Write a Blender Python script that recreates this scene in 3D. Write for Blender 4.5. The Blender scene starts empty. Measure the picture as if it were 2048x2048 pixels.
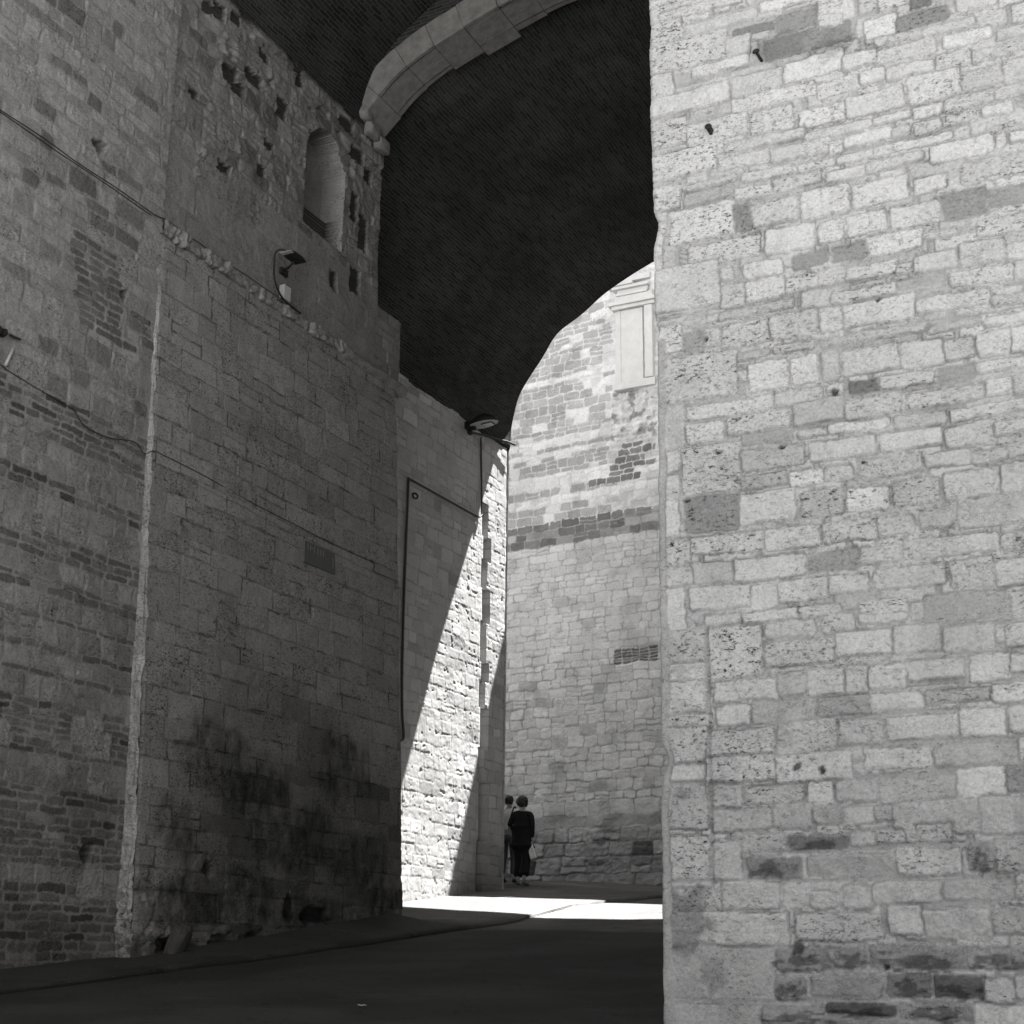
import bpy, bmesh, math, random
import numpy as np
from mathutils import Vector, Matrix

# ------------------------------------------------------------------ camera, world, sun, exposure
S = bpy.context.scene
COL = S.collection
cam_d = bpy.data.cameras.new('camera'); cam = bpy.data.objects.new('camera', cam_d); COL.objects.link(cam)
S.camera = cam
cam_d.sensor_width = 36.0; cam_d.lens = 51.43; cam_d.clip_start = 0.1; cam_d.clip_end = 3000.0
CR = Vector((0.896684, 0.442528, 0.011233)); CU = Vector((0.121253, -0.269939, 0.955212)); CF = Vector((-0.42574, 0.855162, 0.295708))
cam.matrix_world = Matrix(((CR.x, CU.x, -CF.x, 0.0), (CR.y, CU.y, -CF.y, 0.0), (CR.z, CU.z, -CF.z, 1.49), (0, 0, 0, 1)))

SUN = Vector((1.0, 2.55, 6.55)).normalized()
w = bpy.data.worlds.new("World"); S.world = w; w.use_nodes = True
nt = w.node_tree; nt.nodes.clear()
sky = nt.nodes.new('ShaderNodeTexSky'); sky.sky_type = 'NISHITA'; sky.sun_disc = False
sky.sun_elevation = math.asin(SUN.z); sky.sun_rotation = math.atan2(SUN.x, SUN.y)
bw = nt.nodes.new('ShaderNodeRGBToBW'); bg = nt.nodes.new('ShaderNodeBackground'); wo = nt.nodes.new('ShaderNodeOutputWorld')
bg.inputs[1].default_value = 0.06
nt.links.new(sky.outputs[0], bw.inputs[0]); nt.links.new(bw.outputs[0], bg.inputs[0]); nt.links.new(bg.outputs[0], wo.inputs[0])
sd = bpy.data.lights.new('sun', 'SUN'); sd.energy = 5.0; sd.angle = math.radians(0.5); sd.color = (1.0, 0.995, 0.99)
so = bpy.data.objects.new('sun', sd); COL.objects.link(so)
so.rotation_euler = SUN.to_track_quat('Z', 'Y').to_euler()
S.view_settings.view_transform = 'Standard'; S.view_settings.look = 'None'
S.view_settings.exposure = 2.85; S.view_settings.gamma = 1.0
S.render.engine = 'CYCLES'
S.cycles.max_bounces = 8; S.cycles.diffuse_bounces = 6; S.cycles.use_denoising = True; S.cycles.use_adaptive_sampling = False

# ------------------------------------------------------------------ naming helpers
def tag(o, label=None, cat=None, group=None, kind=None):
    if label: o['label'] = label
    if cat: o['category'] = cat
    if group: o['group'] = group
    if kind: o['kind'] = kind
    return o
def thing(name, label, cat, loc=(0, 0, 0), group=None):
    o = bpy.data.objects.new(name, None); COL.objects.link(o); o.location = loc
    o.empty_display_size = 0.2
    return tag(o, label, cat, group)
def link(name, me, mat, parent=None):
    o = bpy.data.objects.new(name, me); COL.objects.link(o)
    if mat: me.materials.append(mat)
    if parent:
        o.parent = parent; o.matrix_parent_inverse = Matrix.Translation(-parent.location)
    return o

# ------------------------------------------------------------------ numpy noise
_r = np.random.RandomState(7)
_PERM = np.concatenate([_r.permutation(256)] * 3)
_ANG = _r.rand(256) * 2 * np.pi
_GX, _GY = np.cos(_ANG), np.sin(_ANG)
def pn(x, y, seed=0):
    x = np.asarray(x, float) + seed * 17.31; y = np.asarray(y, float) + seed * 5.77
    xi = np.floor(x).astype(int); yi = np.floor(y).astype(int); xf = x - xi; yf = y - yi
    u = xf * xf * xf * (xf * (xf * 6 - 15) + 10); v = yf * yf * yf * (yf * (yf * 6 - 15) + 10)
    def g(ix, iy, dx, dy):
        h = _PERM[_PERM[ix & 255] + (iy & 255)]
        return _GX[h] * dx + _GY[h] * dy
    a = g(xi, yi, xf, yf); b = g(xi + 1, yi, xf - 1, yf); c = g(xi, yi + 1, xf, yf - 1); d = g(xi + 1, yi + 1, xf - 1, yf - 1)
    return (a + u * (b - a) + v * ((c + u * (d - c)) - (a + u * (b - a)))) * 1.5
def fbm(x, y, o=3, seed=0):
    s = 0; a = 1.0
    for k in range(o):
        s = s + a * pn(x * 2 ** k, y * 2 ** k, seed + k * 3); a *= 0.5
    return s
def sstep(a, b, x):
    t = np.clip((x - a) / (b - a), 0, 1); return t * t * (3 - 2 * t)

# ------------------------------------------------------------------ materials
def newmat(name, rough=0.9, spec=0.2):
    m = bpy.data.materials.new(name); m.use_nodes = True
    b = m.node_tree.nodes['Principled BSDF']; b.inputs['Roughness'].default_value = rough
    b.inputs['Specular IOR Level'].default_value = spec
    return m, m.node_tree, b
def N(t, kind, **kw):
    n = t.nodes.new(kind)
    for k, v in kw.items():
        if hasattr(n, k): setattr(n, k, v)
        else: n.inputs[k].default_value = v
    return n
def mth(t, op, a, b=None, clamp=False):
    n = t.nodes.new('ShaderNodeMath'); n.operation = op; n.use_clamp = clamp
    for i, v in enumerate((a, b)):
        if v is None: continue
        if isinstance(v, (int, float)): n.inputs[i].default_value = v
        else: t.links.new(v, n.inputs[i])
    return n.outputs[0]
def ramp(t, src, p):
    n = t.nodes.new('ShaderNodeMapRange'); n.interpolation_type = 'SMOOTHSTEP'
    t.links.new(src, n.inputs[0])
    for i, v in enumerate(p): n.inputs[i + 1].default_value = v
    return n.outputs[0]
def noise(t, co, scale, detail=3, rough=0.55, mp=None):
    if mp:
        q = t.nodes.new('ShaderNodeMapping'); q.inputs['Scale'].default_value = mp; t.links.new(co, q.inputs[0]); co = q.outputs[0]
    n = N(t, 'ShaderNodeTexNoise', Scale=scale, Detail=detail, Roughness=rough); t.links.new(co, n.inputs['Vector'])
    return n.outputs['Fac']
def tinted(t, val, tint):
    c = t.nodes.new('ShaderNodeCombineColor')
    for i in range(3): t.links.new(mth(t, 'MULTIPLY', val, tint[i]), c.inputs[i])
    return c.outputs[0]

def stone_mat(name, tint=(1, .99, .975), mott=0.22, grain=0.25, pit=1.0, fine=60.0, bump=0.35, crack=.45, fleck=.32):
    """masonry: base tone, pitting and joints come from point attributes of the wall's own blocks; noise adds grain"""
    m, t, b = newmat(name, 0.92, 0.15)
    co = t.nodes.new('ShaderNodeTexCoord').outputs['Object']
    at = N(t, 'ShaderNodeAttribute', attribute_name='tone').outputs['Fac']
    ap = N(t, 'ShaderNodeAttribute', attribute_name='pit').outputs['Fac']
    n1 = noise(t, co, 5.0, 4, 0.6); n2 = noise(t, co, fine, 4, 0.7); n3 = noise(t, co, 1.1, 3, 0.5)
    v = mth(t, 'MULTIPLY', at, mth(t, 'ADD', 1 - mott * .5, mth(t, 'MULTIPLY', n1, mott)))
    v = mth(t, 'MULTIPLY', v, mth(t, 'ADD', 1 - grain * .5, mth(t, 'MULTIPLY', n2, grain)))
    v = mth(t, 'MULTIPLY', v, mth(t, 'ADD', 0.87, mth(t, 'MULTIPLY', n3, 0.26)))
    # travertine pits: flat holes strung along the bedding, clustered
    pn1 = noise(t, co, 15.0, 4, 0.7, mp=(1, 1, 4.2)); pn2 = noise(t, co, 42.0, 3, 0.65, mp=(1, 1, 2.6))
    clus = mth(t, 'SUBTRACT', noise(t, co, 4.5, 2, .5, mp=(1, 1, 2.0)), .5)
    thr = mth(t, 'SUBTRACT', mth(t, 'SUBTRACT', 0.72, mth(t, 'MULTIPLY', ap, 0.085)), mth(t, 'MULTIPLY', clus, .32))
    p1 = ramp(t, mth(t, 'SUBTRACT', pn1, thr), (0.0, 0.06, 0, 1))
    p2 = ramp(t, mth(t, 'SUBTRACT', pn2, mth(t, 'ADD', thr, 0.02)), (0.0, 0.05, 0, 1))
    pt = mth(t, 'MAXIMUM', p1, p2)
    v = mth(t, 'MULTIPLY', v, mth(t, 'SUBTRACT', 1.0, mth(t, 'MULTIPLY', pt, 0.7 * pit)))
    # coarse weathering flecks
    fl_ = ramp(t, noise(t, co, 27.0, 5, .75, mp=(1, 1, 1.7)), (.50, .68, 0, fleck)); fl_ = mth(t, 'MULTIPLY', fl_, mth(t, 'ADD', mth(t, 'MULTIPLY', ap, .9), ramp(t, noise(t, co, 2.6, 3, .6), (.40, .64, .12, .85)))); v = mth(t, 'MULTIPLY', v, mth(t, 'SUBTRACT', 1.0, fl_))
    # hairline cracks and chips
    vo = N(t, 'ShaderNodeTexNoise', Scale=13.0, Detail=5, Roughness=.72); q = t.nodes.new('ShaderNodeMapping'); q.inputs['Scale'].default_value = (1, 1, 1.9); t.links.new(co, q.inputs[0]); t.links.new(q.outputs[0], vo.inputs['Vector'])
    ln = mth(t, 'ABSOLUTE', mth(t, 'SUBTRACT', vo.outputs['Fac'], 0.5)); ln = ramp(t, ln, (0.0, 0.012, 1, 0))
    ln = mth(t, 'MULTIPLY', ln, ramp(t, noise(t, co, 6.5, 3, .6), (.44, .58, 0, 1)))
    v = mth(t, 'MULTIPLY', v, mth(t, 'SUBTRACT', 1.0, mth(t, 'MULTIPLY', ln, crack)))
    t.links.new(tinted(t, v, tint), b.inputs['Base Color'])
    h = mth(t, 'ADD', mth(t, 'MULTIPLY', n2, 0.4), mth(t, 'MULTIPLY', noise(t, co, 22, 3, .6), 0.6))
    h = mth(t, 'SUBTRACT', h, mth(t, 'MULTIPLY', pt, 1.2 * pit))
    bp = N(t, 'ShaderNodeBump', Strength=bump, Distance=0.012); t.links.new(h, bp.inputs['Height'])
    t.links.new(bp.outputs[0], b.inputs['Normal'])
    return m

def brick_mat(name, c1, c2, cm, bw_=0.27, rh=0.068, mo=0.009, tint=(1, .985, .96), bias=0.0, var=1.7):
    """brickwork laid out on the surface's own metric UV map"""
    m, t, b = newmat(name, 0.93, 0.1)
    uv = t.nodes.new('ShaderNodeTexCoord').outputs['UV']
    wob = N(t, 'ShaderNodeTexNoise', Scale=2.3, Detail=3); t.links.new(uv, wob.inputs['Vector'])
    vm = t.nodes.new('ShaderNodeVectorMath'); vm.operation = 'MULTIPLY_ADD'; vm.inputs[1].default_value = (0.09, 0.085, 0); t.links.new(wob.outputs['Color'], vm.inputs[0]); t.links.new(uv, vm.inputs[2])
    br = t.nodes.new('ShaderNodeTexBrick'); t.links.new(vm.outputs[0], br.inputs['Vector'])
    for k, v in (('Scale', 1.0), ('Mortar Size', mo), ('Mortar Smooth', 0.35), ('Bias', bias), ('Brick Width', bw_), ('Row Height', rh)): br.inputs[k].default_value = v
    br.inputs['Color1'].default_value = (c1, c1, c1, 1); br.inputs['Color2'].default_value = (c2, c2, c2, 1); br.inputs['Mortar'].default_value = (cm, cm, cm, 1)
    n1 = noise(t, uv, 0.6, 4, .6); n2 = noise(t, uv, 28, 3, .6); n3 = noise(t, uv, 3.0, 4, .6)
    v = mth(t, 'MULTIPLY', br.outputs['Color'], mth(t, 'ADD', 1 - var * .5, mth(t, 'MULTIPLY', n1, var)))
    v = mth(t, 'MULTIPLY', v, mth(t, 'ADD', 0.75, mth(t, 'MULTIPLY', n2, .5)))
    v = mth(t, 'MULTIPLY', v, mth(t, 'ADD', 0.7, mth(t, 'MULTIPLY', n3, .6)))
    t.links.new(tinted(t, v, tint), b.inputs['Base Color'])
    h = mth(t, 'SUBTRACT', mth(t, 'MULTIPLY', n2, .3), br.outputs['Fac'])
    bp = N(t, 'ShaderNodeBump', Strength=0.7, Distance=0.012); t.links.new(h, bp.inputs['Height']); t.links.new(bp.outputs[0], b.inputs['Normal'])
    return m

def plain_mat(name, g, rough=0.7, spec=0.3, var=0.3, scale=14.0, metal=0.0, tint=(1, 1, .99), bump=0.0):
    m, t, b = newmat(name, rough, spec); b.inputs['Metallic'].default_value = metal
    co = t.nodes.new('ShaderNodeTexCoord').outputs['Object']
    v = mth(t, 'MULTIPLY', mth(t, 'ADD', 1 - var * .5, mth(t, 'MULTIPLY', noise(t, co, scale, 4, .6), var)), g)
    t.links.new(tinted(t, v, tint), b.inputs['Base Color'])
    if bump:
        bp = N(t, 'ShaderNodeBump', Strength=bump, Distance=0.02); t.links.new(noise(t, co, scale * 2, 4, .6), bp.inputs['Height']); t.links.new(bp.outputs[0], b.inputs['Normal'])
    return m

# ------------------------------------------------------------------ mesh helpers
def grid_mesh(name, P, tone=None, pit=None, mat=None, parent=None, uv=None, flip=False, steep=None):
    """P: (nv, nu, 3) points -> one smooth mesh sheet with tone / pit attributes"""
    nv, nu = P.shape[:2]
    idx = np.arange(nv * nu).reshape(nv, nu)
    q = np.stack([idx[:-1, :-1], idx[:-1, 1:], idx[1:, 1:], idx[1:, :-1]], -1).reshape(-1, 4)
    if flip: q = q[:, ::-1]
    me = bpy.data.meshes.new(name)
    nf = len(q)
    me.vertices.add(nv * nu); me.vertices.foreach_set('co', P.reshape(-1).astype(np.float32))
    me.loops.add(nf * 4); me.loops.foreach_set('vertex_index', q.reshape(-1).astype(np.int32))
    me.polygons.add(nf); me.polygons.foreach_set('loop_start', np.arange(0, nf * 4, 4, dtype=np.int32))
    me.update(calc_edges=True)
    sm = np.ones(nf, bool)
    if steep is not None:
        a = P.reshape(-1, 3)[q]; d = np.linalg.norm(a.max(1) - a.min(1), axis=1); sm = d < steep
    me.polygons.foreach_set('use_smooth', sm)
    for nm, ar in (('tone', tone), ('pit', pit)):
        if ar is not None:
            at = me.attributes.new(nm, 'FLOAT', 'POINT'); at.data.foreach_set('value', ar.reshape(-1).astype(np.float32))
    if uv is not None:
        l = me.uv_layers.new(name='UVMap'); l.data.foreach_set('uv', uv.reshape(-1, 2)[q.reshape(-1)].reshape(-1).astype(np.float32))
    me.validate(); me.update()
    return link(name, me, mat, parent)

def raster(blocks, U, V, seed=0, warp=0.010, rnd=0.03, bev=0.018, mort=0.4, joint_h=0.0, face=0.006, edge=0.006, fine=0.0025, crev_shade=.35, over=(), tilt=1.0):
    """lay rectangular stones (u0,u1,v0,v1,tone,protrusion,pit,roughness) on a grid of metres -> height, tone, pit fields"""
    UU, VV = np.meshgrid(U, V)
    wu = UU + warp * fbm(UU * 3.1, VV * 3.1, 3, seed + 1) + edge * pn(UU * 22, VV * 22, seed + 2)
    wv = VV + warp * fbm(UU * 2.3, VV * 3.1, 3, seed + 5) + edge * pn(UU * 22, VV * 22, seed + 6)
    D = np.full(UU.shape, -0.05); T = np.full(UU.shape, -1.0); Pr = np.zeros(UU.shape); Pt = np.zeros(UU.shape); Ro = np.full(UU.shape, .5)
    TL = np.zeros(UU.shape)
    rr = random.Random(seed)
    for bi, b in enumerate(list(blocks) + list(over)):
        u0, u1, v0, v1, tone, pr, pit, ro = b
        i0, i1 = np.searchsorted(U, (u0 - .06, u1 + .06)); j0, j1 = np.searchsorted(V, (v0 - .06, v1 + .06))
        if i1 <= i0 or j1 <= j0: continue
        s = (slice(j0, j1), slice(i0, i1))
        a = wu[s]; c = wv[s]
        dx = np.minimum(a - u0, u1 - a); dy = np.minimum(c - v0, v1 - c)
        r = min(rnd * rr.uniform(.5, 1.4), .45 * min(u1 - u0, v1 - v0))
        qx = np.maximum(r - dx, 0); qy = np.maximum(r - dy, 0)
        d = np.where((qx > 0) & (qy > 0), r - np.hypot(qx, qy), np.minimum(dx, dy))
        if bi >= len(blocks):
            cl = d > -.008; D[s] = np.where(cl, np.minimum(D[s], -.006), D[s])
        k = d > D[s]
        D[s] = np.where(k, d, D[s]); T[s] = np.where(k, tone, T[s]); Pr[s] = np.where(k, pr, Pr[s]); Pt[s] = np.where(k, pit, Pt[s]); Ro[s] = np.where(k, ro, Ro[s])
        tl = rr.uniform(-.02, .02) * (c - (v0 + v1) / 2) / max(.1, v1 - v0) + rr.uniform(-.02, .02) * (a - (u0 + u1) / 2) / max(.1, u1 - u0)
        TL[s] = np.where(k, tl, TL[s])
    f = sstep(-0.002, bev, D); g = sstep(-0.003, 0.006, D)
    nz = face * fbm(UU * 7, VV * 9, 3, seed + 11) * (0.4 + 1.2 * Ro) + fine * pn(UU * 34, VV * 40, seed + 13) * (0.3 + 1.4 * Ro)
    Hh = joint_h + f * (Pr + TL * tilt * (.4 + Ro) + nz) + (1 - f) * 0.003 * fbm(UU * 11, VV * 11, 2, seed + 17)
    mt = mort * (1 + .12 * fbm(UU * 1.7, VV * 1.7, 3, seed + 19))
    Tt = mt + (np.where(T < 0, mort, T) - mt) * g
    dirt = np.exp(-((D - .001) / .006) ** 2) * sstep(.0, .5, fbm(UU * 2.6, VV * 3.4, 3, seed + 23)); Tt = Tt * (1 - crev_shade * dirt)  # joint-edge dirt that also paints in thin shadow lines around the stones
    return UU, VV, Hh, Tt, Pt * g, D

def courses(u0, u1, v0, v1, hf, wf, tf, joint, seed, prot=(.006, .02), pitf=0.25, rough=(.2, 1.0), split=.12, tilt=0.0):
    """irregular coursed masonry; hf(v) -> course height, wf(v,u) -> stone length, tf(u,v,rng) -> tone"""
    rg = random.Random(seed); out = []; v = v0
    while v < v1:
        h = hf(v, rg); u = u0 - rg.uniform(0, .4)
        while u < u1:
            L = wf(v, u, rg); t = tf(u + L / 2, v + h / 2, rg)
            if t is not None:
                pit = rg.uniform(.5, 1) if rg.random() < pitf else rg.uniform(0, .3)
                j = joint * rg.uniform(.6, 1.5) * .5
                vo = tilt * (u - u0) + rg.uniform(-.012, .012) * (h / .25)
                if rg.random() < split and h > .17:
                    m = v + h * rg.uniform(.4, .6)
                    for a, c in ((v, m), (m, v + h)):
                        out.append((u + j, u + L - j, a + j * .8 + vo, c - j * .8 + vo, t * rg.uniform(.92, 1.08), rg.uniform(*prot), pit, rg.uniform(*rough)))
                else:
                    out.append((u + j, u + L - j, v + j * .8 + vo, v + h - j * .8 + vo, t, rg.uniform(*prot), pit, rg.uniform(*rough)))
            u += L
        v += h
    return out

def blob(x, y, cx, cy, rx, ry, seed=0, n=.45):
    d = np.hypot((x - cx) / rx, (y - cy) / ry) + n * fbm((x - cx) / rx * 1.3 + seed, (y - cy) / ry * 1.3, 3, seed)
    return 1 - sstep(.55, 1.1, d)

def poly_in(px, py, poly):
    ins = np.zeros(px.shape, bool); n = len(poly)
    for i in range(n):
        x0, y0 = poly[i]; x1, y1 = poly[(i + 1) % n]
        c = ((y0 > py) != (y1 > py)) & (px < (x1 - x0) * (py - y0) / (y1 - y0 + 1e-12) + x0)
        ins ^= c
    return ins

def bm_box(bm, lo, hi):
    m = Matrix.Translation([(a + b) / 2 for a, b in zip(lo, hi)]) @ Matrix.Diagonal([b - a for a, b in zip(lo, hi)] + [1])
    return bmesh.ops.create_cube(bm, size=1, matrix=m)['verts']
def bm_obj(name, bm, mat, parent=None, bevel=0.0, smooth=False):
    if bevel: bmesh.ops.bevel(bm, geom=list(bm.edges), offset=bevel, segments=2, affect='EDGES', profile=.6)
    bmesh.ops.recalc_face_normals(bm, faces=list(bm.faces))
    me = bpy.data.meshes.new(name); bm.to_mesh(me); bm.free()
    if smooth: me.polygons.foreach_set('use_smooth', [True] * len(me.polygons))
    return link(name, me, mat, parent)
def box_obj(name, lo, hi, mat, parent=None, bevel=0.0):
    bm = bmesh.new(); bm_box(bm, lo, hi); return bm_obj(name, bm, mat, parent, bevel)
def tube_bm(bm, pts, r, n=8, cap=True):
    pts = [Vector(p) for p in pts]; rings = []
    rad = r if isinstance(r, (list, tuple)) else [r] * len(pts)
    for i, p in enumerate(pts):
        d = (pts[min(i + 1, len(pts) - 1)] - pts[max(i - 1, 0)]).normalized()
        a = d.orthogonal().normalized() if i == 0 else (a_prev - d * a_prev.dot(d)).normalized()
        a_prev = a; c = d.cross(a)
        rings.append([bm.verts.new(p + (a * math.cos(2 * math.pi * k / n) + c * math.sin(2 * math.pi * k / n)) * rad[i]) for k in range(n)])
    for A, B in zip(rings, rings[1:]):
        for k in range(n): bm.faces.new((A[k], A[(k + 1) % n], B[(k + 1) % n], B[k]))
    if cap: bm.faces.new(rings[0][::-1]); bm.faces.new(rings[-1])
def tube_obj(name, pts, r, mat, parent=None, n=8):
    bm = bmesh.new(); tube_bm(bm, pts, r, n); return bm_obj(name, bm, mat, parent, smooth=True)
def curve_pts(pts, n=8):
    """Catmull-Rom through pts"""
    P = [Vector(p) for p in pts]; P = [P[0] * 2 - P[1]] + P + [P[-1] * 2 - P[-2]]; out = []
    for i in range(1, len(P) - 2):
        for k in range(n):
            t = k / n; a, b, c, d = P[i - 1:i + 3]
            out.append(.5 * ((2 * b) + (c - a) * t + (2 * a - 5 * b + 4 * c - d) * t * t + (3 * b - a - 3 * c + d) * t ** 3))
    out.append(P[-2]); return out
def lump_bm(bm, c, r, seed, amp=.25, sub=3):
    vs = bmesh.ops.create_icosphere(bm, subdivisions=sub, radius=1)['verts']
    for v in vs:
        p = v.co.copy()
        q = Vector((math.copysign(abs(p.x) ** .6, p.x), math.copysign(abs(p.y) ** .6, p.y), math.copysign(abs(p.z) ** .6, p.z)))
        k = 1 + amp * float(fbm(np.array(p.x * 1.3 + seed * 3.1), np.array(p.y * 1.3 + p.z * 1.7 + seed), 3, seed))
        v.co = Vector(c) + Vector((q.x * r[0], q.y * r[1], q.z * r[2])) * k * .85
# ================================================================== the place
# X runs across the passage, Y along it (uphill), Z up; metres
XL = -11.04            # face of the bastion above its moulding
M_D = stone_mat('pier_limestone', (1, .998, 1), .34, .85, 1.1, 62, .9, .75, .62)
M_A = stone_mat('bastion_rubble', (1, .97, .94), .55, 1.1, 1.0, 55, 1.0, .8, .72)
M_B = stone_mat('bastion_travertine', (1, .97, .94), .45, 1.05, 1.1, 55, .7, .75, .70)
M_C = stone_mat('passage_stone', (1, .985, .965), .25, .30, .8, 40, .16, .4, .25)
M_K = stone_mat('court_masonry', (1, .998, 1), .30, .40, .8, 30, .5, .6, .40)
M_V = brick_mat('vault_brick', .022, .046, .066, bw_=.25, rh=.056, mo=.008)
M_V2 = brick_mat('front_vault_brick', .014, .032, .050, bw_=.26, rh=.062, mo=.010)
M_CORE = plain_mat('plain_masonry', .30, .95, .1, .5, 1.5, bump=.4)
M_RING = plain_mat('arch_limestone', .17, .9, .15, 1.1, 7.0, tint=(1, .96, .92), bump=1.0)
M_IRON = plain_mat('black_iron', .012, .6, .3, .4, 30)
M_CABLE = plain_mat('black_cable', .010, .6, .3, .2, 30)
M_GREYM = plain_mat('grey_metal', .32, .45, .5, .25, 20)
M_WHITE = plain_mat('white_marble', .56, .8, .2, .35, 5, bump=.4)

# ---------- ground
KY = np.array([-300, -30, 0, 9.72, 14.14, 19.55, 21.46, 25.3, 29, 33, 300.]); KZ = np.array([-4, -2.2, .445, 1.257, 1.626, 2.13, 2.42, 2.70, 3.0, 3.35, 6.])
WY = np.array([-300, -30, 0, 10.88, 12.46, 14.5, 17.83, 21.34, 23.43, 25.3, 26.1, 27.7, 29, 33, 300.]); WZ = np.array([-3.9, -2.1, .55, 1.389, 1.517, 1.76, 2.155, 2.43, 2.66, 2.84, 2.98, 3.10, 3.18, 3.5, 6.1])
XK = -9.6
def xwall(y): return np.interp(y, [17.8, 18.4], [-10.6, -12.68])
def walk_z(x, y):
    t = np.clip((XK - x) / (XK - xwall(y)), 0, 1.4); return np.interp(y, KY, KZ) * (1 - t) + np.interp(y, WY, WZ) * t
def road_z(x, y):
    return np.interp(y, KY, KZ) - .05 - np.clip((x - XK) * .02, 0, .25) + 0 * x
def asphalt_mat():
    m, t, b = newmat('worn_paving', .85, .22)
    co = t.nodes.new('ShaderNodeTexCoord').outputs['Object']
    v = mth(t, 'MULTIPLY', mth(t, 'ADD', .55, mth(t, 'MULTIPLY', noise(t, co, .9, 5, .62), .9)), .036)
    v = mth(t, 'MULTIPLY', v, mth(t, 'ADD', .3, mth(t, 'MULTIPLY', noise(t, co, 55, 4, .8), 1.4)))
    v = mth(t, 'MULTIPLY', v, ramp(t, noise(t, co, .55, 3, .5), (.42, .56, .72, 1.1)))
    sp_ = t.nodes.new('ShaderNodeSeparateXYZ'); t.links.new(co, sp_.inputs[0]); v = mth(t, 'MULTIPLY', v, ramp(t, mth(t, 'ADD', sp_.outputs[1], mth(t, 'MULTIPLY', noise(t, co, 2.0, 3, .6), .8)), (18.3, 19.2, 1.0, 3.1)))   # paler paving beyond the arch, its colour raised to whiten the sunlit strip
    scr = ramp(t, noise(t, co, 3.0, 5, .75, mp=(.3, 4.5, 1)), (.60, .70, 0, .8)); v = mth(t, 'MULTIPLY', v, mth(t, 'ADD', 1.0, scr))
    cr = mth(t, 'ABSOLUTE', mth(t, 'SUBTRACT', noise(t, co, .7, 5, .6), .5)); v = mth(t, 'MULTIPLY', v, ramp(t, cr, (.0, .006, .35, 1)))
    gr = ramp(t, noise(t, co, 34, 2, .5), (.69, .73, 0, 1.6)); v = mth(t, 'MULTIPLY', v, mth(t, 'ADD', 1.0, gr))
    t.links.new(tinted(t, v, (1, .97, .94)), b.inputs['Base Color'])
    bp = N(t, 'ShaderNodeBump', Strength=.5, Distance=.012); t.links.new(mth(t, 'ADD', noise(t, co, 60, 4, .7), mth(t, 'MULTIPLY', noise(t, co, 8, 4, .6), 1.5)), bp.inputs['Height']); t.links.new(bp.outputs[0], b.inputs['Normal'])
    return m
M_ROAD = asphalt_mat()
gx = np.concatenate([[-800, -200, -60, -30, -20], np.arange(-16, -9.61, .4), [XK + .03], np.arange(-9.4, 6, .2), [10, 20, 60, 200, 800]])
gy = np.concatenate([[-900, -300, -100, -50], np.arange(-30, 7, 1.0), np.arange(7, 31, .1), [33, 40, 60, 100, 300, 900]])
GX, GY = np.meshgrid(gx, gy)
rz = road_z(GX, GY) + .012 * fbm(GX * .6, GY * .6, 3, 3) - .035 * (GX < XK + .02)
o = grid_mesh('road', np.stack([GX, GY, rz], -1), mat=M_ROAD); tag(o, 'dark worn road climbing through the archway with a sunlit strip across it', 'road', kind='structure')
M_BOUNCE = plain_mat('bounce_piazza_paving', .42, .9, .1, .3, .8)  # unseen pale ground, added to bounce sunlight onto the gate pier
qx = np.concatenate([[-700, -150, -60], np.arange(-30, 31, 3.), [60, 150, 700]]); qy = np.concatenate([[-800, -250, -90], np.arange(-45, -1.4, 1.5)])
QX, QY = np.meshgrid(qx, qy)
o = grid_mesh('bounce_piazza', np.stack([QX, QY, road_z(QX, QY) + .055], -1), mat=M_BOUNCE); tag(o, 'unseen pale square below the archway, added to bounce sunlight onto the pier', 'square', kind='structure')
# raised footway along the left wall with a kerb step
sy = np.arange(-6, 33, .12); cols = []
for k in range(14):
    t = k / 13
    x = XK * (1 - t) + (xwall(sy) - .4) * t
    cols.append(np.stack([x, sy, walk_z(x, sy) + .006 * fbm(x * 1.3, sy * 1.3, 3, 9)], -1))
kx = XK + .01 * fbm(sy * .8, sy * 0, 3, 4)
lower = np.stack([kx + .012, sy, road_z(kx, sy) - .12], -1); cols[0][:, 0] = kx
cols[0][:, 2] -= .008
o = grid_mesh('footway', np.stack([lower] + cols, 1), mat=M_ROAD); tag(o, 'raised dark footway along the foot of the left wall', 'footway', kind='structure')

gw = np.linspace(.0, .075, 4); GWX, GWY = np.meshgrid(gw * .5, sy); kx2 = (XK + .014 + .01 * fbm(sy * .8, sy * 0, 3, 4))[:, None]
GWX2 = kx2 + GWX * (1 + .35 * fbm(GWY * 1.3, GWY * 0, 3, 6))
M_GUT = plain_mat('dirt_gutter', .012, .95, .1, .6, 9)
o = grid_mesh('gutter', np.stack([GWX2, GWY, road_z(GWX2, GWY) + .018 + .012 * fbm(GWX2 * .6, GWY * .6, 3, 3)], -1), mat=M_GUT); tag(o, 'dark dirt line in the gutter along the kerb', 'gutter', kind='structure')

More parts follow.
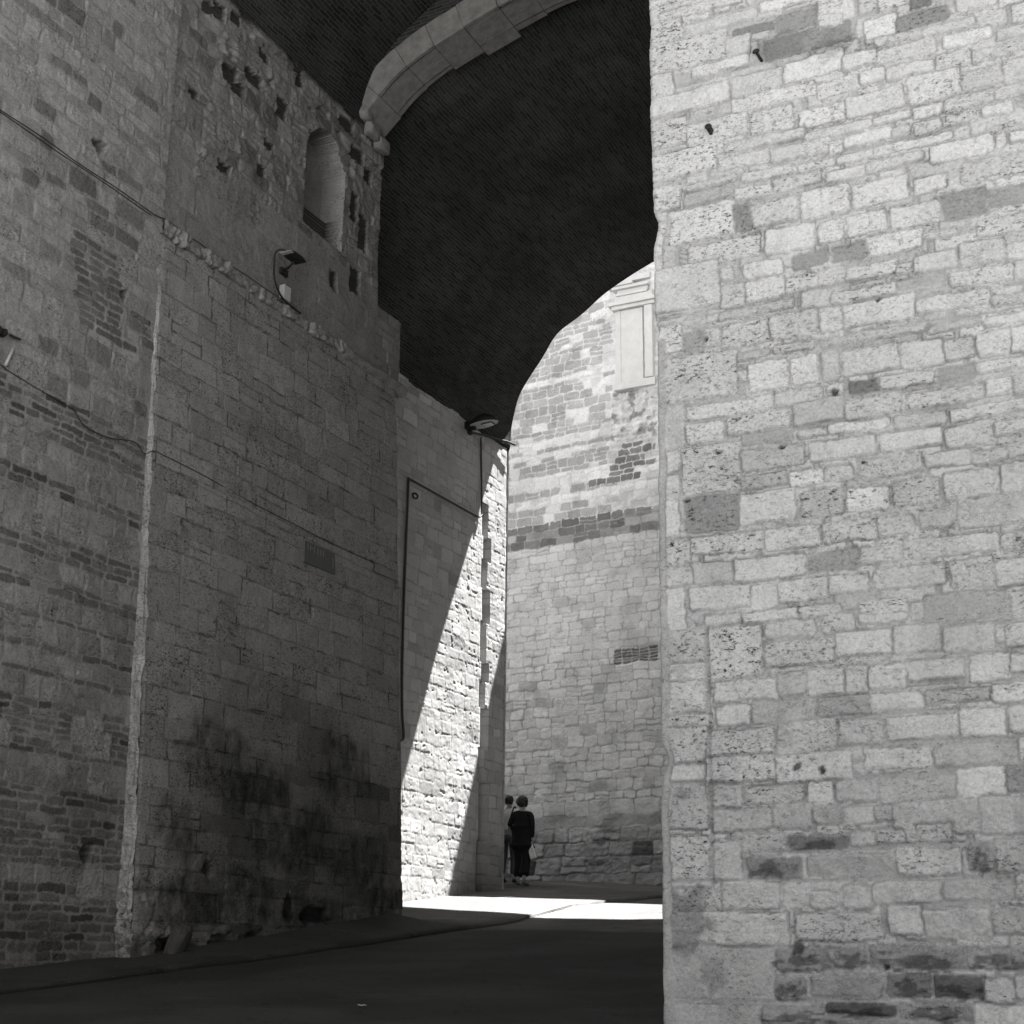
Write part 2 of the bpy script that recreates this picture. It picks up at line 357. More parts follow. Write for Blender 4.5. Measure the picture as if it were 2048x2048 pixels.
# ---------- left bastion
def XA(z): return np.where(z < 10.1, -10.78 - .26 * (z - 1.5) / 8.6, XL)
def XB(z): return np.where(z < 10.1, -10.55 - .49 * (z - 1.5) / 8.6, XL)
bast = thing('bastion_wall', 'tall shaded rubble wall with sloping foot along the left of the passage', 'wall', (-11.5, 12.5, 1.4))
U = np.arange(8.6, 12.475, .0125); V = np.arange(.9, 14.9, .0135)
LASTH = [0]
def hA(v, r):
    if v > 7.5: return r.uniform(.13, .26)
    LASTH[0] = r.uniform(.16, .24) if r.random() < .13 else r.uniform(.065, .105); return LASTH[0]
def wA(v, u, r): return r.uniform(.22, .5) if v > 7.5 else r.uniform(.2, .42)
def tA(u, v, r):
    if v > 7.5: return r.uniform(.19, .27) if r.random() > .16 else r.uniform(.11, .16)
    if LASTH[0] > .14: return r.uniform(.17, .25)
    if r.random() < .14: return r.uniform(.18, .22)
    return r.uniform(.095, .15) if r.random() > .12 else r.uniform(.055, .08)
ov = []
bl = courses(8.5, 12.44, .7, 15, hA, wA, tA, .022, 21, prot=(.0, .008), rough=(.3, .9))
rg = random.Random(5)
for k in range(34):   # tongue of thin bricks let into the stonework, and big stones among the bricks
    v = 8.25 + (k % 11) * .1; u = 11.2 + (k // 11) * .26 + rg.uniform(-.05, .05) - (k % 11) * .02
    ov.append((u, u + .23, v, v + .075, rg.uniform(.09, .13), .004, .2, .6))
for k in range(16):
    u, v = rg.uniform(8.8, 12), rg.uniform(1.6, 7.2); L = rg.uniform(.3, .55); h = rg.uniform(.2, .34)
    ov.append((u, u + L, v, v + h, rg.uniform(.20, .26), .004, .6, 1.2))
UU, VV, H, T, Pt, D = raster(bl, U, V, 31, warp=.02, rnd=.025, bev=.012, mort=.215, face=.006, edge=.009, over=ov, tilt=.6)
H += .015 * fbm(UU * .8, VV * .8, 3, 8)
for c in ((11.3, 10.55, .12, .09, .09), (11.95, 2.55, .1, .12, .1), (10.4, 12.4, .1, .08, .06), (11.9, 8.9, .06, .09, .06)):
    k = blob(UU, VV, *c[:4], seed=2); H -= c[4] * k; T *= 1 - .6 * k
T *= 1 - .35 * blob(UU, VV, 11.2, 1.6, 1.6, .5, 3) - .25 * blob(UU, VV, 11.9, 2.9, .5, .7, 4)
grid_mesh('rubble_facing', np.stack([XA(VV) + H, UU, VV], -1), T, Pt, M_A, bast, steep=.06)
U2 = np.arange(-3, 8.7, .05); V2 = np.arange(-.6, 15, .05)
bl = courses(-3, 8.7, -.8, 15, hA, wA, tA, .022, 22, prot=(.004, .018))
UU, VV, H, T, Pt, D = raster(bl, U2, V2, 33, mort=.205)
grid_mesh('outer_facing', np.stack([XA(VV) + H - .01, UU, VV], -1), T, Pt, M_A, bast)

# battered foot of the bastion in travertine blocks
U = np.arange(12.46, 18.06, .0135); V = np.arange(1.1, 10.06, .0135)
blB = courses(12.3, 18.3, 1.15, 10.1, lambda v, r: r.uniform(.2, .33), lambda v, u, r: r.uniform(.32, .85),
              lambda u, v, r: r.uniform(.205, .255) * (r.choice([1, .9, .75, .55]) if v < 4.3 + .5 * math.sin(u * 2.1) and u > 13.1 else 1), .012, 41, prot=(.001, .006), pitf=.35, rough=(.1, .5), split=.08)
UU, VV, H, T, Pt, D = raster(blB, U, V, 43, warp=.012, rnd=.01, bev=.008, mort=.155, face=.005, edge=.006, crev_shade=.7)
H += .02 * fbm(UU * .7, VV * .7, 3, 12)
Pt = np.clip(Pt + .5, 0, 1.2)
low = 1 - sstep(1.6, 3.2, VV)
H -= low * .03 * sstep(.25, .75, fbm(UU * 3, VV * 3, 4, 14)); T *= 1 - .45 * low * sstep(.15, .6, fbm(UU * 2.2, VV * 2.6, 4, 15))
st = 0 * UU
for c in ((13.7, 3.85, .8, .4), (14.5, 3.5, 1.1, .45), (15.4, 3.0, 1.2, .5), (13.4, 2.1, 1.0, .35), (15.9, 1.95, .9, .35), (16.9, 2.8, .9, .45), (13.1, 2.9, .4, .35), (14.5, 2.2, .7, .4), (17.4, 2.3, .5, .4), (15.2, 4.6, 1.2, .4), (16.6, 4.0, .9, .6), (13.0, 1.55, .8, .22), (15.8, 7.6, 1.0, .25), (14.2, 8.1, .7, .25)):
    st = np.maximum(st, blob(UU, VV, *c, seed=int(c[0] * 7), n=.3) * (.6 if c[1] < 4.5 else .14))
soot = sstep(5.2, 3.4, VV + .5 * fbm(UU * .9, VV * .9, 4, 63)) * sstep(12.6, 13.9, UU + .3 * fbm(UU, VV * 1.2, 3, 64))
T *= (1 - .36 * soot) * (1 - st * (.75 + .5 * fbm(UU * 7, VV * 4, 5, 16)))
for c in ((15.76, 5.98, .05, .13, .05), (13.1, 1.62, .25, .16, .12), (14.0, 1.7, .25, .1, .05), (14.6, 1.72, .2, .12, .06), (15.3, 2.1, .12, .2, .04), (13.7, 2.5, .1, .12, .05), (15.9, 2.05, .35, .12, .06)):
    k = blob(UU, VV, *c[:4], seed=int(c[1] * 9)); H -= c[4] * k; T *= 1 - .72 * k
crk = np.exp(-((VV - (7.0 - .03 * (UU - 12.46) + .03 * fbm(UU * 1.5, UU * 0, 3, 2))) / .012) ** 2); T *= 1 - .3 * crk; H -= .008 * crk
cl = sstep(.0, .06, UU - 12.46) ; H -= .015 * (1 - cl)
grid_mesh('travertine_scarp', np.stack([XB(VV) + H, UU, VV], -1), T, Pt, M_B, bast, steep=.07)
# its end face, a pale sliver turned towards the street
tt = np.linspace(-.15, 1, 34); TT, VV = np.meshgrid(tt, V)
Bx = XA(VV) * (1 - TT) + XB(VV) * TT
UL = np.linspace(0, .3, 34)
ble = [(-.1, .5, b[2], b[3], .285 * (b[4] / .228) * (.75 + .5 * ((b[2] * 37.7) % 1)), .006, .8, .8) for b in blB if b[0] < 12.6 and b[1] > 12.47]
_, _, H, T, Pt, D = raster(ble, UL, V, 47, warp=.012, rnd=.01, bev=.01, mort=.21, face=.012)
H += .035 * fbm(TT * .6, VV * 1.3, 4, 19) * sstep(0, .4, TT)
lowd = 1 - sstep(1.9, 2.7, VV); H += lowd * .08 * fbm(TT * 2.5, VV * 6, 4, 23); T *= 1 - .55 * lowd * sstep(.2, .5, fbm(TT * 3, VV * 7, 3, 29))
grid_mesh('corner_return', np.stack([Bx + .012 * fbm(TT * 0, VV * 4, 3, 5), 12.462 - H * sstep(0, .2, TT) + .012 * sstep(.8, 1, TT), VV], -1), T, Pt, M_B, bast)

# wall above the moulding, with putlog holes and the blocked arched window
U = np.arange(12.44, 17.51, .0125); V = np.arange(10.02, 14.45, .0125)
bl = courses(12.2, 17.8, 11.05, 14.6, lambda v, r: r.uniform(.16, .29), lambda v, u, r: r.uniform(.22, .5),
             lambda u, v, r: r.uniform(.16, .215) if r.random() > .14 else r.uniform(.10, .14), .03, 51, prot=(.002, .016), rough=(.4, 1.1))
bl += courses(12.5, 17.8, 10.02, 11.0, lambda v, r: .48, lambda v, u, r: r.uniform(.8, 1.5), lambda u, v, r: r.uniform(.175, .2), .01, 52, prot=(.002, .004), rough=(.1, .3), split=0)
UU, VV, H, T, Pt, D = raster(bl, U, V, 53, warp=.03, rnd=.035, mort=.165, face=.009, edge=.012)
H += .03 * fbm(UU * .8, VV * .8, 3, 18) - .02
H -= .05 * sstep(.25, .45, fbm(UU * 1.3, VV * 2.2, 3, 61)) * sstep(12.6, 13.2, VV)
for c in ((13.63, 13.8, .13, .1), (13.27, 13.7, .12, .12), (13.06, 13.61, .1, .09), (14.3, 13.62, .12, .1), (13.57, 12.88, .17, .13), (13.78, 12.79, .14, .1), (14.07, 13.14, .2, .1), (14.79, 13.09, .13, .16), (15.16, 13.84, .1, .18), (14.56, 12.35, .12, .07), (14.41, 11.88, .1, .09), (16.77, 13.39, .18, .12), (17.08, 13.2, .13, .13), (16.44, 13.75, .2, .1), (16.29, 11.06, .09, .16), (16.86, 11.31, .15, .22), (17.05, 12.2, .12, .3), (16.75, 12.5, .1, .25), (12.9, 12.2, .1, .06), (13.6, 11.5, .14, .07)):
    k = (np.abs(UU - c[0] + .03 * fbm(UU * 6, VV * 6, 2, 3)) < c[2]) & (np.abs(VV - c[1] + .03 * fbm(UU * 6, VV * 6, 2, 7)) < c[3])
    H = np.where(k, -.075 + .006 * np.sin(VV * 90), H); T = np.where(k, .04, T)
out = [(15.44, 11.62), (15.44, 12.72)] + [(15.95 - .51 * math.cos(q_), 12.74 + .6 * math.sin(q_)) for q_ in np.linspace(.08, 3.06, 22)] + [(16.46, 12.7), (16.46, 11.6)]
k = poly_in(UU, VV, out)
H = np.where(k, -.42 + .004 * fbm(UU * 6, VV * 6, 2, 3), H); T = np.where(k, .17 + .02 * fbm(UU * 2, VV * 2, 3, 6), T); Pt = np.where(k, 0, Pt)
kb = k & (VV < 12.15); row = np.abs(((VV - 11.6) / .055) % 1 - .5)
T = np.where(kb, np.where(row > .36, .09, .04), T); H = np.where(kb, H + .10 - .008 * (row > .36), H)
kj = poly_in(UU - .02, VV, out) != k; T = np.where(kj & (UU > 15.6), .25, T)
P = np.stack([XL - .03 + H, UU, VV], -1)
grid_mesh('upper_facing', P, T, Pt, M_A, bast, steep=.045)
for z in (12.35, 12.02, 11.7 + 1.0):
    tube_obj('iron_bar', [(XL - .3, 15.44, z), (XL - .29, 15.56, z + .01), (XL - .3, 15.7, z - .03)], .018, M_IRON, bast)
# moulding along the top of the scarp: broken and eroded first, then a cleaner roll
ys = np.arange(12.42, 18.32, .011); an = np.linspace(-2.0, 2.0, 18); rg = random.Random(11)
fac = np.ones(len(ys)); outp = np.zeros(len(ys)); y = 12.3
while y < 16.5:
    L = rg.choice([rg.uniform(.12, .2), rg.uniform(.22, .45)]); f_ = rg.choice([rg.uniform(.65, .85), rg.uniform(.9, 1.1), rg.uniform(.95, 1.2)])
    m_ = (ys >= y) & (ys < y + L); fac[m_] = f_; outp[m_] = rg.uniform(-.005, .045); y += L + .012
    fac[(ys >= y - .012) & (ys < y)] = .72
kern = np.array([1, 2, 3, 2, 1.]) / 9; fac = np.convolve(np.pad(fac, 2, 'edge'), kern, 'valid'); outp = np.convolve(np.pad(outp, 2, 'edge'), kern, 'valid')
AN, YS = np.meshgrid(an, ys); rough_ = 1 - sstep(16.3, 16.8, YS)
sq_ = 1 + .16 * np.cos(4 * AN) * -1 * rough_
rr = (.098 * sq_ * fac[:, None]) * (1 + rough_ * .28 * fbm(YS * 9, AN * 1.1, 4, 4) + .06 * fbm(YS * 5, AN, 2, 6))
mo_ = grid_mesh('moulding', np.stack([XL - .025 + outp[:, None] + rr * np.cos(AN) * 1.05, YS, 10.04 + rr * np.sin(AN)], -1), (.20 - .01 * sstep(16.4, 16.8, YS)) * (1 + .25 * fbm(YS * 6, AN, 3, 8)), .4 + 0 * AN, M_B, bast, flip=True)
# pier end behind the arch, and the solid mass of the bastion
U = np.arange(17.5, 18.27, .016); V = np.arange(9.9, 11.2, .016)
bl = courses(17.3, 18.5, 9.9, 12.4, lambda v, r: r.uniform(.2, .3), lambda v, u, r: r.uniform(.3, .5), lambda u, v, r: r.uniform(.16, .2), .014, 57)
UU, VV, H, T, Pt, D = raster(bl, U, V, 58, mort=.15)
grid_mesh('pier_end', np.stack([XL - .07 + H, UU, VV], -1), T, Pt, M_B, bast)
box_obj('wall_core', (-20, -3, -1.5), (XL - .46, 17.49, 15.0), M_CORE, bast)
bm = bmesh.new()
for z0, z1 in ((-.5, 10.02),):
    pts = [(-12.9, 17.6, z0), (float(XB(z0)) - .05, 17.6, z0), (float(XB(z0)) - .05, 18.04, z0), (-12.9, 18.04, z0)]
    ptt = [(-12.9, 17.6, z1), (float(XB(z1 - .01)) - .05, 17.6, z1), (float(XB(z1 - .01)) - .05, 18.04, z1), (-12.9, 18.04, z1)]
    a = [bm.verts.new(p) for p in pts]; b = [bm.verts.new(p) for p in ptt]
    bm.faces.new(a[::-1]); bm.faces.new(b)
    for k in range(4): bm.faces.new((a[k], a[(k + 1) % 4], b[(k + 1) % 4], b[k]))
bm_box(bm, (-12.9, 17.52, 10.05), (XL - .10, 18.24, 11.18))
bm_obj('pier_core', bm, M_CORE, bast)

# ---------- inner passage wall beyond the bastion
pasw = thing('passage_wall', 'inner passage wall with a diagonal patch of sunlight and a toothed vertical chase', 'wall', (-12.7, 23, 2.4))
U = np.arange(17.9, 25.31, .016); V = np.arange(1.9, 11.62, .017)
bl = courses(17.7, 25.6, 2.0, 12.3, lambda v, r: r.uniform(.15, .29), lambda v, u, r: r.uniform(.25, .55),
             lambda u, v, r: r.uniform(.36, .45) if r.random() > .12 else (r.uniform(.46, .54) if r.random() < .5 else r.uniform(.27, .33)), .018, 71, prot=(.0, .006), pitf=.4, rough=(.2, .9))
UU, VV, H, T, Pt, D = raster(bl, U, V, 73, warp=.02, rnd=.018, bev=.012, mort=.33, face=.0028, edge=.008, fine=.001, tilt=.1)
H += .008 * fbm(UU * .8, VV * .8, 3, 28)
H -= .012 * sstep(.6, .9, fbm(UU * 5, VV * 7, 3, 75))
zs = [2.75, 3.66, 4.72, 5.34, 6.1, 6.62, 6.98, 7.75, 8.42, 8.98, 9.45, 10.12]
for i, (a, b) in enumerate(zip(zs, zs[1:])):
    yl, yr = (24.16, 24.40) if i % 2 == 0 else (24.22, 24.54)
    k = (VV > a) & (VV < b) & (UU > yl) & (UU < yr)
    H = np.where(k, -.24 + .01 * fbm(UU * 6, VV * 6, 2, 4), H)
edge = 25.3 - UU; H -= .05 * (1 - sstep(0, .12, edge)) * (1 + .8 * fbm(VV * 2.1, VV * 0 + 3, 3, 77))
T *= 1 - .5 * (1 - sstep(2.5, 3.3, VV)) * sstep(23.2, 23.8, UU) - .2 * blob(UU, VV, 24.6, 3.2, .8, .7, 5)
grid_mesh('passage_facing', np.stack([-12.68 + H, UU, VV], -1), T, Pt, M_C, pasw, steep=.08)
box_obj('passage_core', (-20, 17.62, -1), (-12.86, 25.24, 12.5), M_CORE, pasw)
Ub = np.arange(-14.5, -12.66, .03); Vb = np.arange(2, 12.5, .03)
bl = courses(-14.8, -12.5, 2, 12.6, lambda v, r: r.uniform(.2, .36), lambda v, u, r: r.uniform(.28, .62), lambda u, v, r: r.uniform(.38, .5), .02, 79)
UU, VV, H, T, Pt, D = raster(bl, Ub, Vb, 80, mort=.38)
grid_mesh('end_facing', np.stack([UU, 25.27 + H, VV], -1), T, Pt, M_C, pasw, flip=True)

# ---------- vaulted archway
arch = thing('vaulted_archway', 'high brick vaulted archway with a pale stone arch rib, spanning the road', 'archway', (-7.14, 17, 1.2))
XC0 = -7.14
def mirror(p): return p + [(2 * XC0 - x, z) for x, z in p[-2::-1]]
def smooth_prof(p, n=9): return [(v.x, v.y) for v in curve_pts([(x, z, 0) for x, z in p], n)]
prof1 = [(XC0 - 3.9 * math.cos(a), 14.08 + 2.35 * math.sin(a)) for a in np.linspace(0, math.pi, 61)]
prof1 = [(prof1[0][0], 13.95)] + prof1 + [(prof1[-1][0], 10.0)]
prof2 = smooth_prof(mirror([(-12.80, 11.2), (-12.73, 11.52), (-12.66, 11.62), (-12.62, 12.12), (-12.49, 12.65), (-12.33, 12.96), (-11.93, 13.5), (-11.58, 13.99), (-11.02, 14.32), (-10.47, 14.70), (-9.52, 15.13), (-8.3, 15.52), (XC0, 15.66)]))
def vault(name, prof, ys, mat, wob=.015, seed=0):
    p = np.array(prof); s = np.concatenate([[0], np.cumsum(np.hypot(*np.diff(p, axis=0).T))])
    n = np.gradient(p, axis=0); n = np.stack([-n[:, 1], n[:, 0]], 1); n /= np.linalg.norm(n, axis=1)[:, None]
    Sg, Yg = np.meshgrid(s, ys); h = wob * fbm(Sg * .9, Yg * .9, 4, seed)
    edge = np.minimum(np.abs(Yg - ys[0]), np.abs(Yg - ys[-1])); h = h * sstep(0, .05, edge + .02)
    P = np.stack([p[None, :, 0] + n[None, :, 0] * h, Yg, p[None, :, 1] + n[None, :, 1] * h], -1)
    return grid_mesh(name, P, mat=mat, parent=arch, uv=np.stack([Yg, Sg], -1))
vault('front_vault', prof1, np.arange(8.74, 16.9, .06), M_V2, .03, 3)
vault('rear_vault', prof2, np.concatenate([np.arange(17.3, 25.28, .05), [25.3]]), M_V, .03, 5)
def interp(prof, x):
    p = np.array(prof); i = np.argsort(p[:, 0]); return np.interp(x, p[i, 0], p[i, 1])
def face_sheet(name, prof, y, top, x0, x1, mat, flip=False, n=90, rows=10):
    xs = np.linspace(x0, x1, n); zb = interp(prof, xs); t = np.linspace(0, 1, rows)[:, None]
    Z = zb[None] * (1 - t) + top * t; Xg = np.repeat(xs[None], rows, 0)
    return grid_mesh(name, np.stack([Xg, 0 * Xg + y, Z], -1), tone=.4 + 0 * Z, pit=.3 + 0 * Z, mat=mat, parent=arch, uv=np.stack([Xg, Z], -1), flip=flip)
# stone rib: voussoirs with uneven back edges
pr = smooth_prof(mirror([(-11.02, 14.06), (-10.72, 14.34), (-10.38, 14.64), (-9.85, 14.92), (-9.3, 15.12), (-8.6, 15.34), (-7.9, 15.5), (XC0, 15.56)]), 14)
p = np.array(pr); s = np.concatenate([[0], np.cumsum(np.hypot(*np.diff(p, axis=0).T))]); tot = s[-1]
bm = bmesh.new(); rg = random.Random(3); a = 0
while a < tot - .05:
    L = min(rg.uniform(.34, .62), tot - a); yb_ = 17.42 + rg.uniform(-.03, .03) + (.16 if 1.9 < a < 2.45 else 0); dr = rg.uniform(-.02, .02); yf = 16.74 + rg.uniform(-.012, .012)
    ss = np.linspace(a + .0022, a + L - .0022, 6); ring = []
    for q in ss:
        x, z = np.interp(q, s, p[:, 0]), np.interp(q, s, p[:, 1]); x2, z2 = np.interp(min(q + .02, tot), s, p[:, 0]), np.interp(min(q + .02, tot), s, p[:, 1])
        d = Vector((x2 - x, 0, z2 - z)); d = d.normalized() if d.length > 1e-6 else Vector((0, 0, -1)); nn = Vector((-d.z, 0, d.x))
        b0 = Vector((x, 0, z)) + nn * dr; b1 = Vector((x, 0, z)) + nn * (.46 + rg.uniform(-.004, .004))
        ring.append([bm.verts.new((c.x, yy, c.z)) for c, yy in ((b0, yf), (b0, yb_), (b1, yb_), (b1, yf))])
    for A, B in zip(ring, ring[1:]):
        for k in range(4): bm.faces.new((A[k], A[(k + 1) % 4], B[(k + 1) % 4], B[k]))
    bm.faces.new(ring[0][::-1]); bm.faces.new(ring[-1]); a += L
rib = bm_obj('arch_rib', bm, M_RING, arch, bevel=.009)
bm = bmesh.new()
for c, r, sd_ in (((-10.98, 17.0, 13.93), (.11, .2, .15), 3), ((-11.0, 16.82, 14.12), (.11, .14, .13), 5), ((-10.97, 17.28, 13.82), (.1, .2, .14), 8)): lump_bm(bm, c, r, sd_, .18, 3)
bm_obj('corbel', bm, M_RING, rib, smooth=True)
face_sheet('lunette', pr, 16.80, 16.6, -11.0, -3.28, M_V2)
face_sheet('facade', prof1, 8.74, 16.65, -11.04, -3.24, M_D)
face_sheet('rear_facade', prof2, 25.3, 16.7, -12.72, -3.2, M_C, flip=True)
face_sheet('rib_backing', pr, 17.30, 16.6, -12.74, -3.24, M_V, flip=True)
box_obj('superstructure', (-20, 8.75, 16.55), (7, 25.29, 22.0), M_CORE, arch)
